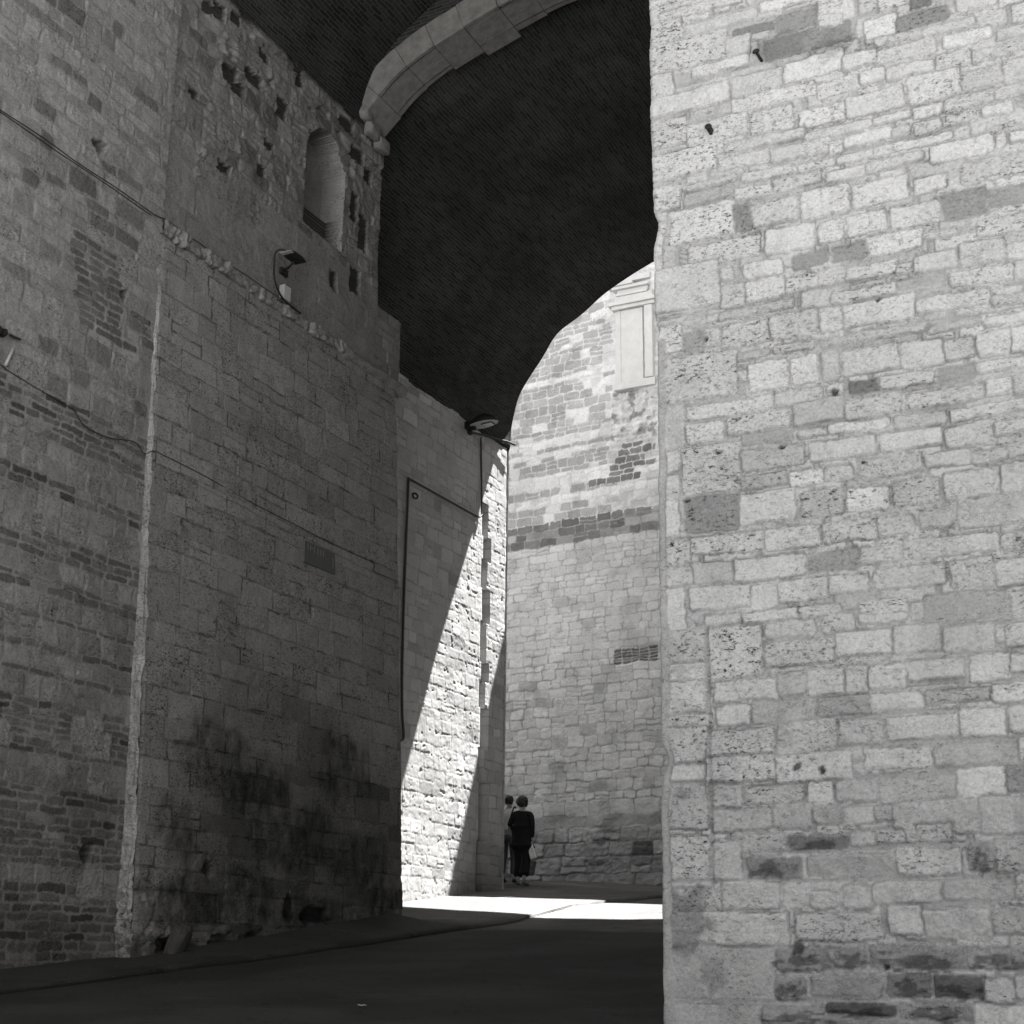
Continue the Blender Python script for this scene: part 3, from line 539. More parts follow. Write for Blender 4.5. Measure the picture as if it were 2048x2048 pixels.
# ---------- right gate pier
pier = thing('gate_pier', 'pale limestone pier filling the right side, coursed rubble with wide mortar joints', 'gate pier', (-3.2, 8.74, .8))
DB = '0,0.48,8.27,8.39,0.95;0.5,0.7,8.17,8.3,0.95;0.73,1.22,8.09,8.24,0.95;0.08,0.69,8.12,8.2,0.93;-0,0.24,7.93,8.13,0.95,p;0.26,0.79,7.95,8.04,0.95;0,0.57,7.7,7.93,0.95,p;0.62,0.94,7.82,7.9,0.5,d;0.94,1.22,7.59,7.92,0.55,d;0.84,1.45,7.58,7.76,0.5,d;0.58,0.74,7.67,7.83,0.88;0.82,1.21,7.98,8.06,0.95;1.23,1.39,7.74,7.95,0.97;1.55,1.77,7.55,7.7,0.93;1.77,2.1,7.54,7.65,0.55,d;1.87,2,7.68,7.81,0.4;1.65,1.86,7.74,7.87,0.95;2.01,2.15,7.71,7.78,0.93;2.15,2.42,7.57,7.66,0.95;2.43,2.65,7.53,7.6,0.92;2.4,2.63,7.29,7.36,0.95;-0.02,0.17,7.51,7.68,0.97;0.18,0.57,7.55,7.64,0.82;0.31,0.73,7.59,7.67,0.92;-0.01,0.57,7.34,7.5,0.93;0.59,0.95,7.34,7.51,0.95;0.97,1.39,7.37,7.52,0.96;1.39,1.61,7.34,7.46,0.93;1.62,2,7.32,7.43,0.93;1.61,2.05,7.46,7.53,0.93;1.93,2.26,7.45,7.51,0.95;2.05,2.36,7.33,7.42,0.95;0.59,1.19,7.23,7.33,0.93;1.2,1.49,7.18,7.29,0.95;1.5,1.66,7.2,7.29,0.93;1.67,1.98,7.17,7.27,0.93;1.99,2.22,7.17,7.29,0.95;2.23,2.61,7.16,7.26,0.93;1.81,2.14,6.96,7.17,0.97;2.15,2.4,6.97,7.11,0.93;2.41,2.61,6.95,7.12,0.95;-0.02,0.25,7.09,7.31,0.93,p;0.26,0.69,7.04,7.22,0.95;0.72,1.02,7.01,7.19,0.9,p;1.06,1.38,6.97,7.11,0.95;1.39,1.77,6.97,7.13,0.95;1.83,2.01,6.85,6.93,0.95;1.54,1.82,6.87,6.93,0.95;2.03,2.34,6.85,6.94,0.95;2.35,2.59,6.85,6.93,0.93;0.52,1.09,6.91,6.99,0.96;1.09,1.54,6.87,6.94,0.96;1.36,1.67,6.75,6.84,0.95;1.68,1.8,6.75,6.82,0.93;1.83,2,6.73,6.82,0.95;2.03,2.23,6.75,6.82,0.95;2.25,2.45,6.74,6.82,0.93;-0.02,0.46,6.83,7.03,0.97,p;0.48,0.84,6.79,6.88,0.93;0.85,1.26,6.76,6.87,0.95;1.26,1.35,6.73,6.83,0.9;1.55,2.06,6.64,6.7,0.96;1.3,1.54,6.64,6.71,0.95;1.04,1.28,6.65,6.71,0.94;0.64,1,6.66,6.73,0.95;1.49,1.87,6.53,6.6,0.95;1.91,2.3,6.49,6.61,0.92;2.32,2.39,6.51,6.59,0.9;2.41,2.56,6.52,6.59,0.93;0.21,0.61,6.69,6.74,0.93;0.22,0.58,6.57,6.68,0.8;0.59,0.85,6.54,6.62,0.88;0.86,1.19,6.54,6.64,0.93;1.22,1.48,6.52,6.6,0.93;1.4,1.75,6.29,6.46,0.94;1.8,2.01,6.3,6.41,0.97;2.1,2.54,6.29,6.44,0.93,p;-0.03,0.19,6.57,6.78,0.93,p;0.1,0.57,6.31,6.55,0.96,p;0.57,0.69,6.3,6.51,0.5,d;0.7,1.03,6.3,6.48,0.95;1.05,1.37,6.28,6.49,0.94;1.96,2.23,6.07,6.25,0.62,d;2.25,2.52,6.1,6.22,0.65,d;1.63,1.94,6.08,6.23,0.95;1.35,1.6,6.09,6.24,0.92;-0.04,0.05,6.14,6.49,0.93;0.24,0.75,6.1,6.26,0.95,p;0.79,1.12,6.08,6.26,0.95;1.15,1.31,6.08,6.24,0.95;1.47,1.81,5.92,6.05,0.96;1.82,2.04,5.96,6,0.9;2.16,2.51,5.92,6.03,0.93,p;0.97,1.2,5.93,6.04,0.62,d;1.24,1.45,5.92,6.03,0.58,d;0.63,0.9,5.94,6.04,0.94;1.76,2.02,5.73,5.86,0.94;2.04,2.31,5.72,5.89,0.96;2.32,2.49,5.71,5.83,0.94;1.32,1.65,5.77,5.87,0.93;1.65,1.75,5.75,5.82,0.93;1.65,1.94,5.64,5.71,0.68,d;-0.05,0.45,5.8,6.13,0.88;0.47,0.55,5.96,6.05,0.9;0.46,0.63,5.75,5.92,0.83;0.63,0.91,5.76,5.91,0.93;0.92,1.31,5.77,5.88,0.9,p;1.22,1.64,5.63,5.71,0.88;1.97,2.35,5.59,5.69,0.94;0.44,0.96,5.66,5.73,0.88;1.14,1.28,5.45,5.61,0.93;1.29,1.74,5.44,5.6,0.97;1.75,2.2,5.45,5.55,0.92;2.21,2.46,5.42,5.49,0.92;0.2,0.43,5.66,5.72,0.93;0.19,0.33,5.46,5.62,0.68,d;0.34,0.45,5.49,5.62,0.9;0.47,0.79,5.46,5.62,0.99;0.8,1.12,5.45,5.62,0.93;1.14,1.8,5.34,5.4,0.86;1.81,2.13,5.32,5.37,0.78;2.15,2.45,5.3,5.36,0.93;-0.05,0.17,5.49,5.7,0.93,p;0.56,0.78,5.35,5.41,0.78;0.81,1.09,5.35,5.41,0.87;1.13,1.23,5.1,5.31,0.93;1.26,1.62,5.11,5.29,0.99;1.63,1.89,5.1,5.28,0.99;1.9,2.07,5.11,5.26,0.9;2.09,2.29,5.09,5.26,0.99;2.3,2.44,5.09,5.26,0.93;0.05,0.56,5.12,5.44,0.96,p;0.64,0.9,5.12,5.3,0.96;0.93,1.1,5.12,5.3,1;1.29,1.49,4.98,5.06,0.42,d;1.49,1.81,4.98,5.07,0.9;1.84,2.07,4.98,5.07,0.58,d;2.08,2.42,4.99,5.06,0.93;0.81,1.11,4.98,5.07,0.9;1.15,1.26,5,5.07,0.92;0.21,0.79,4.98,5.07,0.92;2.13,2.28,4.83,4.94,0.92;1.26,1.61,4.82,4.95,0.92;1.65,2.11,4.83,4.93,0.9;0.92,1.25,4.83,4.98,0.78;2.29,2.41,4.81,4.94,0.93;0.05,0.19,4.8,5.1,0.88;0.2,0.45,4.81,4.95,0.93;0.48,0.9,4.83,4.96,0.93,p;1.91,2.4,4.71,4.78,0.94;1.57,1.88,4.71,4.79,0.9;1.15,1.53,4.74,4.8,1;1.86,2.16,4.54,4.68,0.93;2.16,2.39,4.57,4.65,0.92;0.57,0.91,4.75,4.82,0.78;0.95,1.14,4.74,4.79,0.85;1.47,1.84,4.58,4.69,0.92;0.16,0.56,4.45,4.78,0.94,p;0.57,0.98,4.57,4.71,0.82;1.02,1.44,4.57,4.7,0.93;1.73,2,4.43,4.52,0.93;2.01,2.21,4.42,4.5,0.93;2.22,2.37,4.43,4.51,0.92;0.03,0.14,4.62,4.78,0.95;0.03,0.14,4.45,4.6,0.92;0.88,1.09,4.42,4.52,1;1.1,1.27,4.43,4.52,0.87;1.33,1.71,4.42,4.54,0.95;0.56,0.86,4.45,4.54,0.75;1.23,1.5,4.21,4.37,1;1.53,1.8,4.22,4.37,0.92;1.83,2.15,4.21,4.39,0.93;2.16,2.36,4.2,4.39,0.92;0.17,0.53,4.19,4.43,0.62,d;0.55,0.9,4.21,4.41,0.95;0.94,1.21,4.21,4.37,0.88,p;0.03,0.13,4.18,4.44,0.94;0.7,1.05,4.03,4.16,0.93;1.07,1.41,4.02,4.16,0.94;1.42,1.63,4.03,4.15,0.92;1.67,1.86,4.04,4.16,0.9;1.9,2.34,4.02,4.2,0.88;0.15,0.68,4.04,4.16,0.95,p;1.56,2.12,3.87,3.98,0.88;2.13,2.32,3.86,3.96,0.9;0.21,0.48,3.85,3.98,0.9;0.49,0.95,3.84,3.99,0.92;0.97,1.28,3.85,3.97,0.62,d;1.29,1.54,3.87,3.97,0.9;1.38,1.8,3.7,3.82,0.96;1.83,2.07,3.66,3.83,0.92;2.09,2.31,3.65,3.8,0.92;0.03,0.2,3.99,4.15,0.93,p;0.02,0.2,3.85,3.96,0.92;0.18,0.59,3.67,3.82,0.97;0.59,0.76,3.65,3.81,0.93;0.77,1.08,3.67,3.81,0.93;1.1,1.34,3.7,3.81,0.92;0.02,0.15,3.57,3.83,0.9;0.53,0.88,3.57,3.63,1;0.9,1.15,3.57,3.63,0.85;1.27,1.56,3.55,3.63,0.88,p;1.58,1.65,3.49,3.6,0.9;1.66,2.14,3.47,3.63,0.74,d;2.16,2.29,3.45,3.61,0.9;0.28,0.52,3.57,3.63,0.88;0.67,0.99,3.46,3.55,0.88;1.03,1.23,3.46,3.57,0.93;1.26,1.55,3.49,3.55,0.88;0.01,0.28,3.35,3.55,0.94,p;0.3,0.65,3.23,3.55,0.9,p;0.67,1.09,3.27,3.43,0.85,p;1.11,1.45,3.3,3.45,0.9;1.47,1.73,3.29,3.46,0.93;1.75,2.04,3.28,3.43,0.9;2.11,2.28,3.28,3.42,0.93;0.02,0.28,3.23,3.34,0.94;0.93,1.16,3.08,3.23,0.93;1.17,1.3,3.08,3.23,0.92;1.31,1.53,3.1,3.23,0.93;1.54,1.85,3.13,3.24,0.92;1.89,2.12,3.09,3.25,0.93;2.13,2.26,3.13,3.24,0.93;0.34,0.73,3.08,3.2,0.92;0.74,0.92,3.09,3.23,0.88;2.01,2.24,2.96,3.06,1;1.63,2,2.98,3.06,0.82;0.01,0.28,3.03,3.22,0.93;0.01,0.31,2.93,3.01,0.95,p;0.34,0.55,2.93,3.05,0.93;0.57,0.97,2.93,3.06,0.83;0.99,1.3,2.94,3.06,0.78;1.31,1.61,2.96,3.06,0.92;0.01,0.28,2.71,2.93,0.94;0.29,0.71,2.75,2.9,0.92,p;0.74,1.09,2.74,2.92,0.92;1.11,1.37,2.76,2.91,0.78;1.4,1.81,2.78,2.91,0.96;1.82,2.07,2.78,2.93,0.93;2.09,2.23,2.79,2.94,0.93;0,0.27,2.59,2.69,0.93;0.28,0.72,2.58,2.74,0.92,p;0.72,1.17,2.56,2.72,0.9;1.25,1.64,2.62,2.73,0.9;1.65,2.12,2.61,2.73,0.84;2.13,2.22,2.62,2.76,0.92;0.01,0.27,2.3,2.57,0.88;0.3,0.49,2.43,2.56,0.84;0.51,0.87,2.44,2.55,0.87;0.9,1.06,2.44,2.55,0.97;1.08,1.31,2.44,2.55,0.83;1.33,1.76,2.43,2.56,0.8;1.78,2.04,2.43,2.59,1.03;2.05,2.2,2.45,2.6,0.66;0.29,0.67,2.28,2.41,0.8;0.68,0.92,2.28,2.43,0.83;0.93,1.1,2.31,2.41,0.8;1.11,1.28,2.3,2.41,0.82;1.4,1.88,2.23,2.42,0.85;1.29,1.39,2.32,2.41,0.8;1.89,2.19,2.22,2.42,0.88;-0,0.27,2.01,2.26,0.9,p;0.29,0.48,2,2.22,0.9;0.49,0.74,2.16,2.25,0.86;0.76,1.12,2.17,2.24,0.42,d;1.14,1.27,2.18,2.26,0.9;1.28,1.46,2.19,2.26,0.85,p;1.53,1.72,2.2,2.29,0.85;0.51,0.83,2,2.12,0.55,s;0.88,1.38,2.01,2.13,0.78;1.4,1.75,2.01,2.16,0.86;1.8,1.94,2.02,2.17,0.62;1.95,2.17,2.02,2.19,0.86;0.05,0.34,1.83,1.98,0.92;0.35,0.7,1.83,1.99,0.82;0.73,0.88,1.83,1.97,0.92;0.89,1.03,1.82,1.92,0.92;1.08,1.24,1.82,1.95,0.88;1.25,1.64,1.85,1.97,0.83;1.65,2.04,1.87,1.97,0.83;2.05,2.15,1.87,1.99,0.85;-0,0.75,1.62,1.8,0.99;0.8,1.29,1.65,1.79,0.82;1.34,1.52,1.67,1.83,0.86;1.53,1.9,1.66,1.81,0.84;1.92,2.13,1.68,1.83,0.8;0,0.64,1.31,1.6,0.78,w;0.66,0.97,1.48,1.6,0.62;1.02,1.19,1.5,1.6,0.6;1.21,1.75,1.49,1.61,0.62,s;1.75,2.11,1.5,1.61,0.62,s;0.65,0.83,1.32,1.44,0.56;0.87,1.27,1.34,1.45,0.7;1.3,1.53,1.34,1.46,0.5,s;1.56,1.83,1.34,1.45,0.36,s;1.84,1.99,1.33,1.45,0.93;2,2.1,1.35,1.46,0.85;-0.02,0.56,0.99,1.28,0.78,w;0.57,0.93,1.19,1.28,0.66;0.95,1.34,1.24,1.3,0.3;1.36,1.77,1.23,1.31,0.6;1.78,2.09,1.15,1.32,0.97;0.57,0.83,1.02,1.17,0.6;0.85,1.36,1.11,1.22,0.55;1.36,1.77,1.09,1.21,0.6'
bl = []; rg = random.Random(17)
for b in DB.split(';'):
    f = b.split(','); u0, u1, v0, v1, t = [float(q) for q in f[:5]]; k = f[5] if len(f) > 5 else ''
    g = -.004; u0 = u0 if u0 > .02 else -.05; t *= rg.uniform(.90, 1.07)
    ro = {'d': .25, 'w': .12, 's': .9}.get(k, rg.uniform(.4, 1.2)); pr_ = {'d': .003, 'w': .006}.get(k, rg.uniform(.010, .024))
    bl.append((u0 + g, u1 - g, v0 + g * .7, v1 - g * .7, .46 * t ** 1.3, pr_, {'p': 1.0, 's': .5}.get(k, rg.choice([.0, .1, .2, .45, .7])), ro))
stained = [(q[0], q[1], q[2], q[3]) for q in bl if .0 < q[4] < .265 and q[2] < 2.3]
dbl = bl; bl = courses(.02, 2.3, .4, 9.4, lambda v, r: r.uniform(.13, .22), lambda v, u, r: r.uniform(.16, .4), lambda u, v, r: r.uniform(.33, .42), .03, 90)
bl += courses(2.3, 3.4, .4, 9.4, lambda v, r: r.uniform(.16, .3), lambda v, u, r: r.uniform(.25, .5), lambda u, v, r: r.uniform(.36, .43), .026, 91)
bl += courses(-1.4, -.03, .3, 9.4, lambda v, r: r.uniform(.2, .34), lambda v, u, r: r.uniform(.3, .6), lambda u, v, r: r.uniform(.34, .42), .02, 94)
U = np.concatenate([np.arange(-1.2, -.06, .03), np.arange(-.06, 2.75, .0098), np.arange(2.76, 3.3, .03)]); V = np.arange(.45, 9.2, .0104)
UU, VV, H, T, Pt, D = raster(bl, U, V, 95, warp=.012, rnd=.02, bev=.007, mort=.292, face=.007, edge=.008, fine=.003, crev_shade=.42, over=dbl)
H += .02 * fbm(UU * .8, VV * .8, 3, 98)
T *= 1 - .12 * sstep(.1, .6, fbm(UU * 2.2, VV * 2.2, 4, 99)) * (1 - sstep(3, 6, VV))
for q in stained: T *= 1 - .55 * blob(UU, VV, (q[0] + q[1]) / 2, (q[2] + q[3]) / 2 - .02, (q[1] - q[0]) * .4, (q[3] - q[2]) * .4, seed=int(q[0] * 40 + q[2] * 9), n=.9)
for c in ((.12, 1.75, .16, .2, .45), (.28, 1.45, .1, .12, .25), (.8, 1.6, .05, .05, .7), (.35, 3.05, .05, .05, .2), (.12, 3.3, .06, .05, .2), (.13, 2.52, .06, .05, .3), (.85, 2.65, .03, .03, .8), (1.3, 7.55, .2, .1, .3), (.95, 7.68, .2, .13, .25)):
    T *= 1 - c[4] * blob(UU, VV, *c[:4], seed=int(c[1] * 31))
for q in ((.42, 4.72, .03, .012), (.84, 4.70, .03, .02), (1.52, 5.6, .02, .02), (.35, 5.55, .02, .02), (1.2, 5.02, .03, .03), (.19, 4.42, .025, .015), (1.0, 2.62, .02, .03), (1.3, 1.5, .02, .02)):
    k = blob(UU, VV, *q, seed=4); H -= .03 * k; T *= 1 - .85 * k
# vertical rebate near the corner and the rendered strip down the arris
k = (VV < 3.56) & (VV > 1.95); H += np.where(k, .014 * (1 - sstep(.285, .297, UU)), 0)
gr = np.exp(-((UU - .298) / .008) ** 2) * k; T *= 1 - .45 * gr; H -= .012 * gr
strip = (UU > -.2) & (UU < .055 + .01 * fbm(VV * 2, VV * 0, 2, 3)) & (VV < 5.6); T = np.where(strip, .31 + .03 * fbm(UU * 8, VV * 8, 3, 5), T); H = np.where(strip, .012 + .004 * fbm(UU * 6, VV * 6, 3, 6), H); Pt = np.where(strip, .1, Pt)
ex = .007 * fbm(VV * 7.5, VV * 0 + 5, 3, 12) + .004 * fbm(VV * 3.5, VV * 0 + 2, 4, 9) + .05 * np.exp(-((VV - 6.47) / .09) ** 2) - .035 * sstep(5.62, 5.5, VV) * 0 + np.where(VV < 5.6, .0, -.01) - .012 * (5.6 - np.minimum(VV, 5.6)) + .055 * np.exp(-((VV - 2.72) / .09) ** 2) + .02 * np.exp(-((VV - 5.66) / .06) ** 2)
wr = sstep(-.02, .02, UU)
ex = ex * (1 - sstep(.04, .2, UU)) * .8
P = np.stack([-3.245 + ex + np.maximum(UU, 0) - .35 * H * (1 - wr), 8.74 + np.maximum(-UU, 0) - H * wr, VV], -1)
grid_mesh('coursed_facing', P, T, Pt, M_D, pier)
Uc = np.arange(-3.25, 7.05, .12); Vc = np.arange(9.1, 22.1, .12)
def far_face(name, P, seed, tone, mat, par, flip=False):
    return grid_mesh(name, P, tone * (1 + .15 * fbm(P[..., 0] * 2 + P[..., 1], P[..., 2] * 4, 3, seed)), .3 + 0 * P[..., 0], mat, par, flip=flip)
UU, VV = np.meshgrid(Uc, Vc); far_face('upper_face', np.stack([UU, 0 * UU + 8.735, VV], -1), 1, .42, M_D, pier)
UU, VV = np.meshgrid(np.arange(-.2, 7.05, .1), np.arange(-.6, 9.3, .1)); far_face('outer_face', np.stack([UU, 0 * UU + 8.735, VV], -1), 2, .41, M_D, pier)
box_obj('pier_core', (-3.16, 8.86, -1), (7, 25.28, 22), M_CORE, pier)

# ---------- building across the court
court = thing('court_building', 'sunless stone building across the court behind the archway, banded upper courses', 'building', (-12, 29, 3))
def yk(x): return 29.0 - .1 * (x + 12.3)
U = np.arange(-16.2, -9.4, .02); V = np.arange(2.4, 17.3, .02)
up_t = {}
def tK(u, v, r):
    if v > 11.15:
        key = round(v, 1)
        if key not in up_t: up_t[key] = r.random()
        q = up_t[key]; near = u > -11.95
        if q < .3: return r.uniform(.66, .78)
        return (r.uniform(.36, .47) if r.random() > .16 else r.uniform(.66, .78)) if not near else r.uniform(.5, .7)
    if v > 10.62: return r.uniform(.15, .32) if r.random() > .14 else .45
    if v > 8.1: return r.uniform(.52, .62)
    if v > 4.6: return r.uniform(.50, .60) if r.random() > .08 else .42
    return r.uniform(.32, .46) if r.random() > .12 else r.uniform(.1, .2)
def hK(v, r):
    if v > 11.15: return r.choice([.12, .19, .22, .2])
    if v > 10.55: return .19
    if v > 4.6: return r.uniform(.14, .25)
    return r.uniform(.2, .36)
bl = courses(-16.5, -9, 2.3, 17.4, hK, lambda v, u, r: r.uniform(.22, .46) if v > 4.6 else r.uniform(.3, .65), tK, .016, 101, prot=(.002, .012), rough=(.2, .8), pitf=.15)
low = [b for b in bl if b[2] < 4.2]; bl = [b if b[2] >= 4.2 else b[:5] + (b[5] + .03, b[6], 1.6) for b in bl]
rg = random.Random(8); ov = []
for k in range(5):
    for q in range(5): ov.append((-11.9 + k * .21, -11.9 + k * .21 + .19, 7.72 + q * .065, 7.765 + q * .065, rg.uniform(.10, .22), -.012, .3, 1))
for x0, x1, z0, z1 in ((-11.68, -11.14, 12.64, 12.76), (-11.77, -10.8, 12.47, 12.63), (-11.83, -11.09, 12.30, 12.46), (-11.97, -10.8, 12.15, 12.29), (-11.99, -11.34, 12.03, 12.14), (-12.52, -11.2, 11.86, 12.02)):
    u = x0
    while u < x1 - .05:
        L = min(rg.uniform(.18, .36), x1 - u); ov.append((u + .006, u + L - .006, z0 + .005, z1 - .003, rg.uniform(.17, .28), .012, .3, .6)); u += L
UU, VV, H, T, Pt, D = raster(bl, U, V, 103, warp=.032, rnd=.04, bev=.012, mort=.36, face=.008, edge=.007, over=ov)
T = np.where((VV > 11.12) & (D < .004), .64, T); k = (VV > 8.1) & (VV < 10.6); T = np.where(k, T * .8 + .56 * .2, T); H = np.where(k, H * .75, H)
H += .03 * fbm(UU * .7, VV * .7, 3, 108) + .12 * (1 - sstep(2.8, 4.6, VV))
rub = sstep(-11.95, -11.85, UU) * sstep(12.75, 12.9, VV) * (1 - sstep(13.95, 14.1, VV)); H += rub * (.05 + .06 * fbm(UU * 5, VV * 5, 4, 44)); T *= 1 - .5 * rub * sstep(.2, .5, fbm(UU * 4, VV * 5, 3, 45))
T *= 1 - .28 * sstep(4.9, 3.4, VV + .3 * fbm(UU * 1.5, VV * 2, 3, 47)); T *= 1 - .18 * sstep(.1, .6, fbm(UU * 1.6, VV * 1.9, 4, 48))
T *= 1 - .6 * blob(UU, VV, -12.2, 4.0, .22, .11, 2) - .5 * blob(UU, VV, -12.3, 3.55, .3, .1, 6) - .4 * blob(UU, VV, -11.3, 3.6, .3, .15, 8)
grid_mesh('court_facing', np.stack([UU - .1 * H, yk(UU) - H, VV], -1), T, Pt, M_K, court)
for x0, x1 in ((-34, -16.2), (-9.4, 12)):
    xs = np.arange(x0, x1 + .2, .2); UU, VV = np.meshgrid(xs, np.arange(1.5, 17.3, .2)); far_face('side_face', np.stack([UU, yk(UU), VV], -1), 7, .42, M_K, court)
bm = bmesh.new()
fp = [(-34, yk(-34) + .35), (12, yk(12) + .35), (12, 40), (-34, 40)]
a = [bm.verts.new((x, y, 0)) for x, y in fp]; b = [bm.verts.new((x, y, 17.25)) for x, y in fp]
bm.faces.new(a[::-1]); bm.faces.new(b)
for k in range(4): bm.faces.new((a[k], a[(k + 1) % 4], b[(k + 1) % 4], b[k]))
bm_obj('building_core', bm, M_CORE, court)
def kbox(bm, x0, x1, z0, z1, d): bm_box(bm, (x0, yk((x0 + x1) / 2) - d, z0), (x1, yk((x0 + x1) / 2) + .12, z1))
bm = bmesh.new()
kbox(bm, -11.60, -11.06, 14.2, 15.98, .09); kbox(bm, -11.74, -11.605, 14.19, 15.99, .115); kbox(bm, -10.99, -10.80, 14.19, 15.97, .13); kbox(bm, -11.46, -11.41, 15.62, 15.96, .10)
pil = bm_obj('pilaster', bm, M_WHITE, court, bevel=.012)
bm = bmesh.new(); kbox(bm, -11.76, -10.76, 14.0, 14.185, .145); bm_obj('pilaster_base', bm, M_WHITE, pil, bevel=.012)
bm = bmesh.new()
kbox(bm, -11.80, -10.74, 15.995, 16.08, .16); kbox(bm, -11.88, -10.70, 16.085, 16.17, .21); kbox(bm, -11.74, -10.80, 16.175, 16.33, .12); kbox(bm, -11.70, -10.92, 16.335, 16.40, .15); kbox(bm, -11.66, -10.9, 16.405, 16.48, .13); kbox(bm, -11.78, -10.86, 16.485, 16.56, .20); kbox(bm, -11.9, -11.25, 16.565, 16.65, .26); kbox(bm, -11.7, -10.84, 16.655, 16.8, .16)
bm_obj('capital', bm, M_WHITE, pil, bevel=.01)
# ---------- fixtures on the walls
M_LENS = plain_mat('frosted_lens', .5, .25, .6, .1, 10)
M_DARKST = plain_mat('dark_slate', .085, .8, .2, .35, 12)
M_PALE = plain_mat('pale_plastic', .36, .6, .3, .15, 12)
def cable(pts, r, label, cat='cable', group=None, mat=None, n=6, name='cable'):
    o = tube_obj(name, curve_pts(pts, 10), r, mat or M_CABLE, n=n); return tag(o, label, cat, group)
rg = random.Random(2)
cable([(XL + .05, y, 10.125 + .008 * math.sin(y * 5) + rg.uniform(-.004, .004)) for y in np.arange(7, 12.5, .35)] + [(XL + .05, y, 10.15 + rg.uniform(-.012, .01)) for y in np.arange(12.5, 15.3, .28)], .0065,
      'thin black cable running level along the left wall to the floodlight', group='wall cables')
cable([(XL + .055, y, 10.085 + .006 * math.sin(y * 4)) for y in np.arange(7, 12.46, .4)], .006, 'second thin cable strung just below another on the left wall, ending at the corner', group='wall cables')
lowc = [(10.0, 7.36), (10.18, 7.30), (10.54, 7.26), (11.0, 7.22), (11.2, 7.2), (11.39, 7.08), (11.75, 7.07), (12.1, 7.15), (12.25, 7.16), (12.38, 7.08)]
cable([(float(XA(z)) + .035, y, z) for y, z in lowc] + [(float(XB(7.1)) + .02, 12.44, 7.12)] + [(float(XB(z)) + .012, y, z) for y, z in ((12.6, 7.14), (13.4, 7.12), (14.4, 7.06), (15.4, 7.03), (16.3, 7.0), (17.3, 7.0), (17.34, 6.88), (17.75, 6.88), (18.0, 6.87))], .0052,
      'sagging black cable crossing the pale corner and sloping foot of the left wall', group='wall cables')

fl = thing('floodlight', 'small black floodlight on a bracket below the arched window', 'floodlight', (XL, 15.1, 10.7))
bm = bmesh.new()
vs = bm_box(bm, (-10.85, 14.70, 10.665), (-10.66, 15.00, 10.735)); 
for v in vs:
    if v.co.z > 10.7: v.co.x = -10.75 + (v.co.x + 10.75) * .7; v.co.y = 14.84 + (v.co.y - 14.84) * .8
bm_obj('housing', bm, M_IRON, fl, bevel=.012)
box_obj('visor', (-10.845, 14.62, 10.675), (-10.665, 14.695, 10.685), M_GREYM, fl)
bm = bmesh.new(); tube_bm(bm, [(XL - .02, 14.98, 10.62), (-10.92, 14.95, 10.62), (-10.80, 14.90, 10.665)], .016, 6); bm_obj('bracket', bm, M_IRON, fl, smooth=True)
box_obj('back_plate', (XL - .03, 14.94, 10.57), (XL + .012, 15.1, 10.66), M_IRON, fl, bevel=.005)
tube_obj('power_lead', curve_pts([(-10.78, 14.86, 10.69), (-10.86, 14.74, 10.78), (-10.95, 14.68, 10.74), (-10.98, 14.70, 10.56), (-10.985, 14.74, 10.36), (-10.985, 14.9, 10.19), (-10.97, 15.1, 10.12), (-10.96, 15.35, 10.11)], 10), .014, M_CABLE, fl, 6)
jb = box_obj('junction_box', (XL - .03, 14.97, 10.19), (XL + .055, 15.13, 10.40), M_PALE, bevel=.008); tag(jb, 'pale junction box on the left wall just under the floodlight', 'junction box')

pl = thing('wall_plaque', 'dark weathered stone plaque with worn lettering set in the sloping left wall', 'plaque', (float(XB(6.7)), 15.94, 6.57))
bm = bmesh.new(); vs = bm_box(bm, (-.02, 15.57, 6.57), (.022, 16.31, 6.875))
for v in vs: v.co.x += float(XB(v.co.z))
bm_obj('slab', bm, M_DARKST, pl, bevel=.006)
M_WORN = plain_mat('worn_lettering', .17, .8, .2, .3, 20)
bm = bmesh.new()
for (y, z0, z1, wd) in ((15.645, 6.76, 6.845, .014), (15.705, 6.76, 6.845, .01), (15.735, 6.80, 6.812, .05), (15.80, 6.755, 6.845, .012), (15.885, 6.75, 6.84, .018), (15.955, 6.755, 6.84, .014), (16.02, 6.755, 6.84, .012), (16.255, 6.65, 6.80, .012)):
    vs = bm_box(bm, (.0225, y - wd / 2, z0), (.0255, y + wd / 2, z1))
    for v in vs: v.co.x += float(XB(v.co.z))
bm_obj('inscription', bm, M_WORN, pl)

# street lamp on the passage wall
lp = thing('wall_lamp', 'black hooded street lamp with a pale underside on the passage wall near the sunlight', 'street lamp', (-12.66, 23.45, 11.4))
LO = Vector((-12.62, 23.42, 11.42)); ax = Vector((1, -.05, .06)).normalized(); sdv = Vector((.05, 1, .0)).normalized(); upv = ax.cross(sdv).normalized()
def lpt(a, b, c): return LO + ax * a + sdv * b + upv * c
bm = bmesh.new(); nr, na = 14, 13; rows = []
for i in range(nr):
    t = i / (nr - 1); L = .10 + t * .56; wd = .16 * math.sin(math.pi * min(1, .18 + t * .82)) ** .6 * (1 if t < .97 else .6) + .015; hh = .20 * math.sin(math.pi * min(1, .10 + t * .86)) ** .8 + .01
    rows.append([bm.verts.new(lpt(L, wd * math.cos(math.pi * k / (na - 1)), hh * math.sin(math.pi * k / (na - 1)) ** .8)) for k in range(na)])
for A, B in zip(rows, rows[1:]):
    for k in range(na - 1): bm.faces.new((A[k], B[k], B[k + 1], A[k + 1]))
hood = bm_obj('hood', bm, M_IRON, lp, smooth=True)
sm_ = hood.modifiers.new('thick', 'SOLIDIFY'); sm_.thickness = .008
bm = bmesh.new(); top, botm = [], []
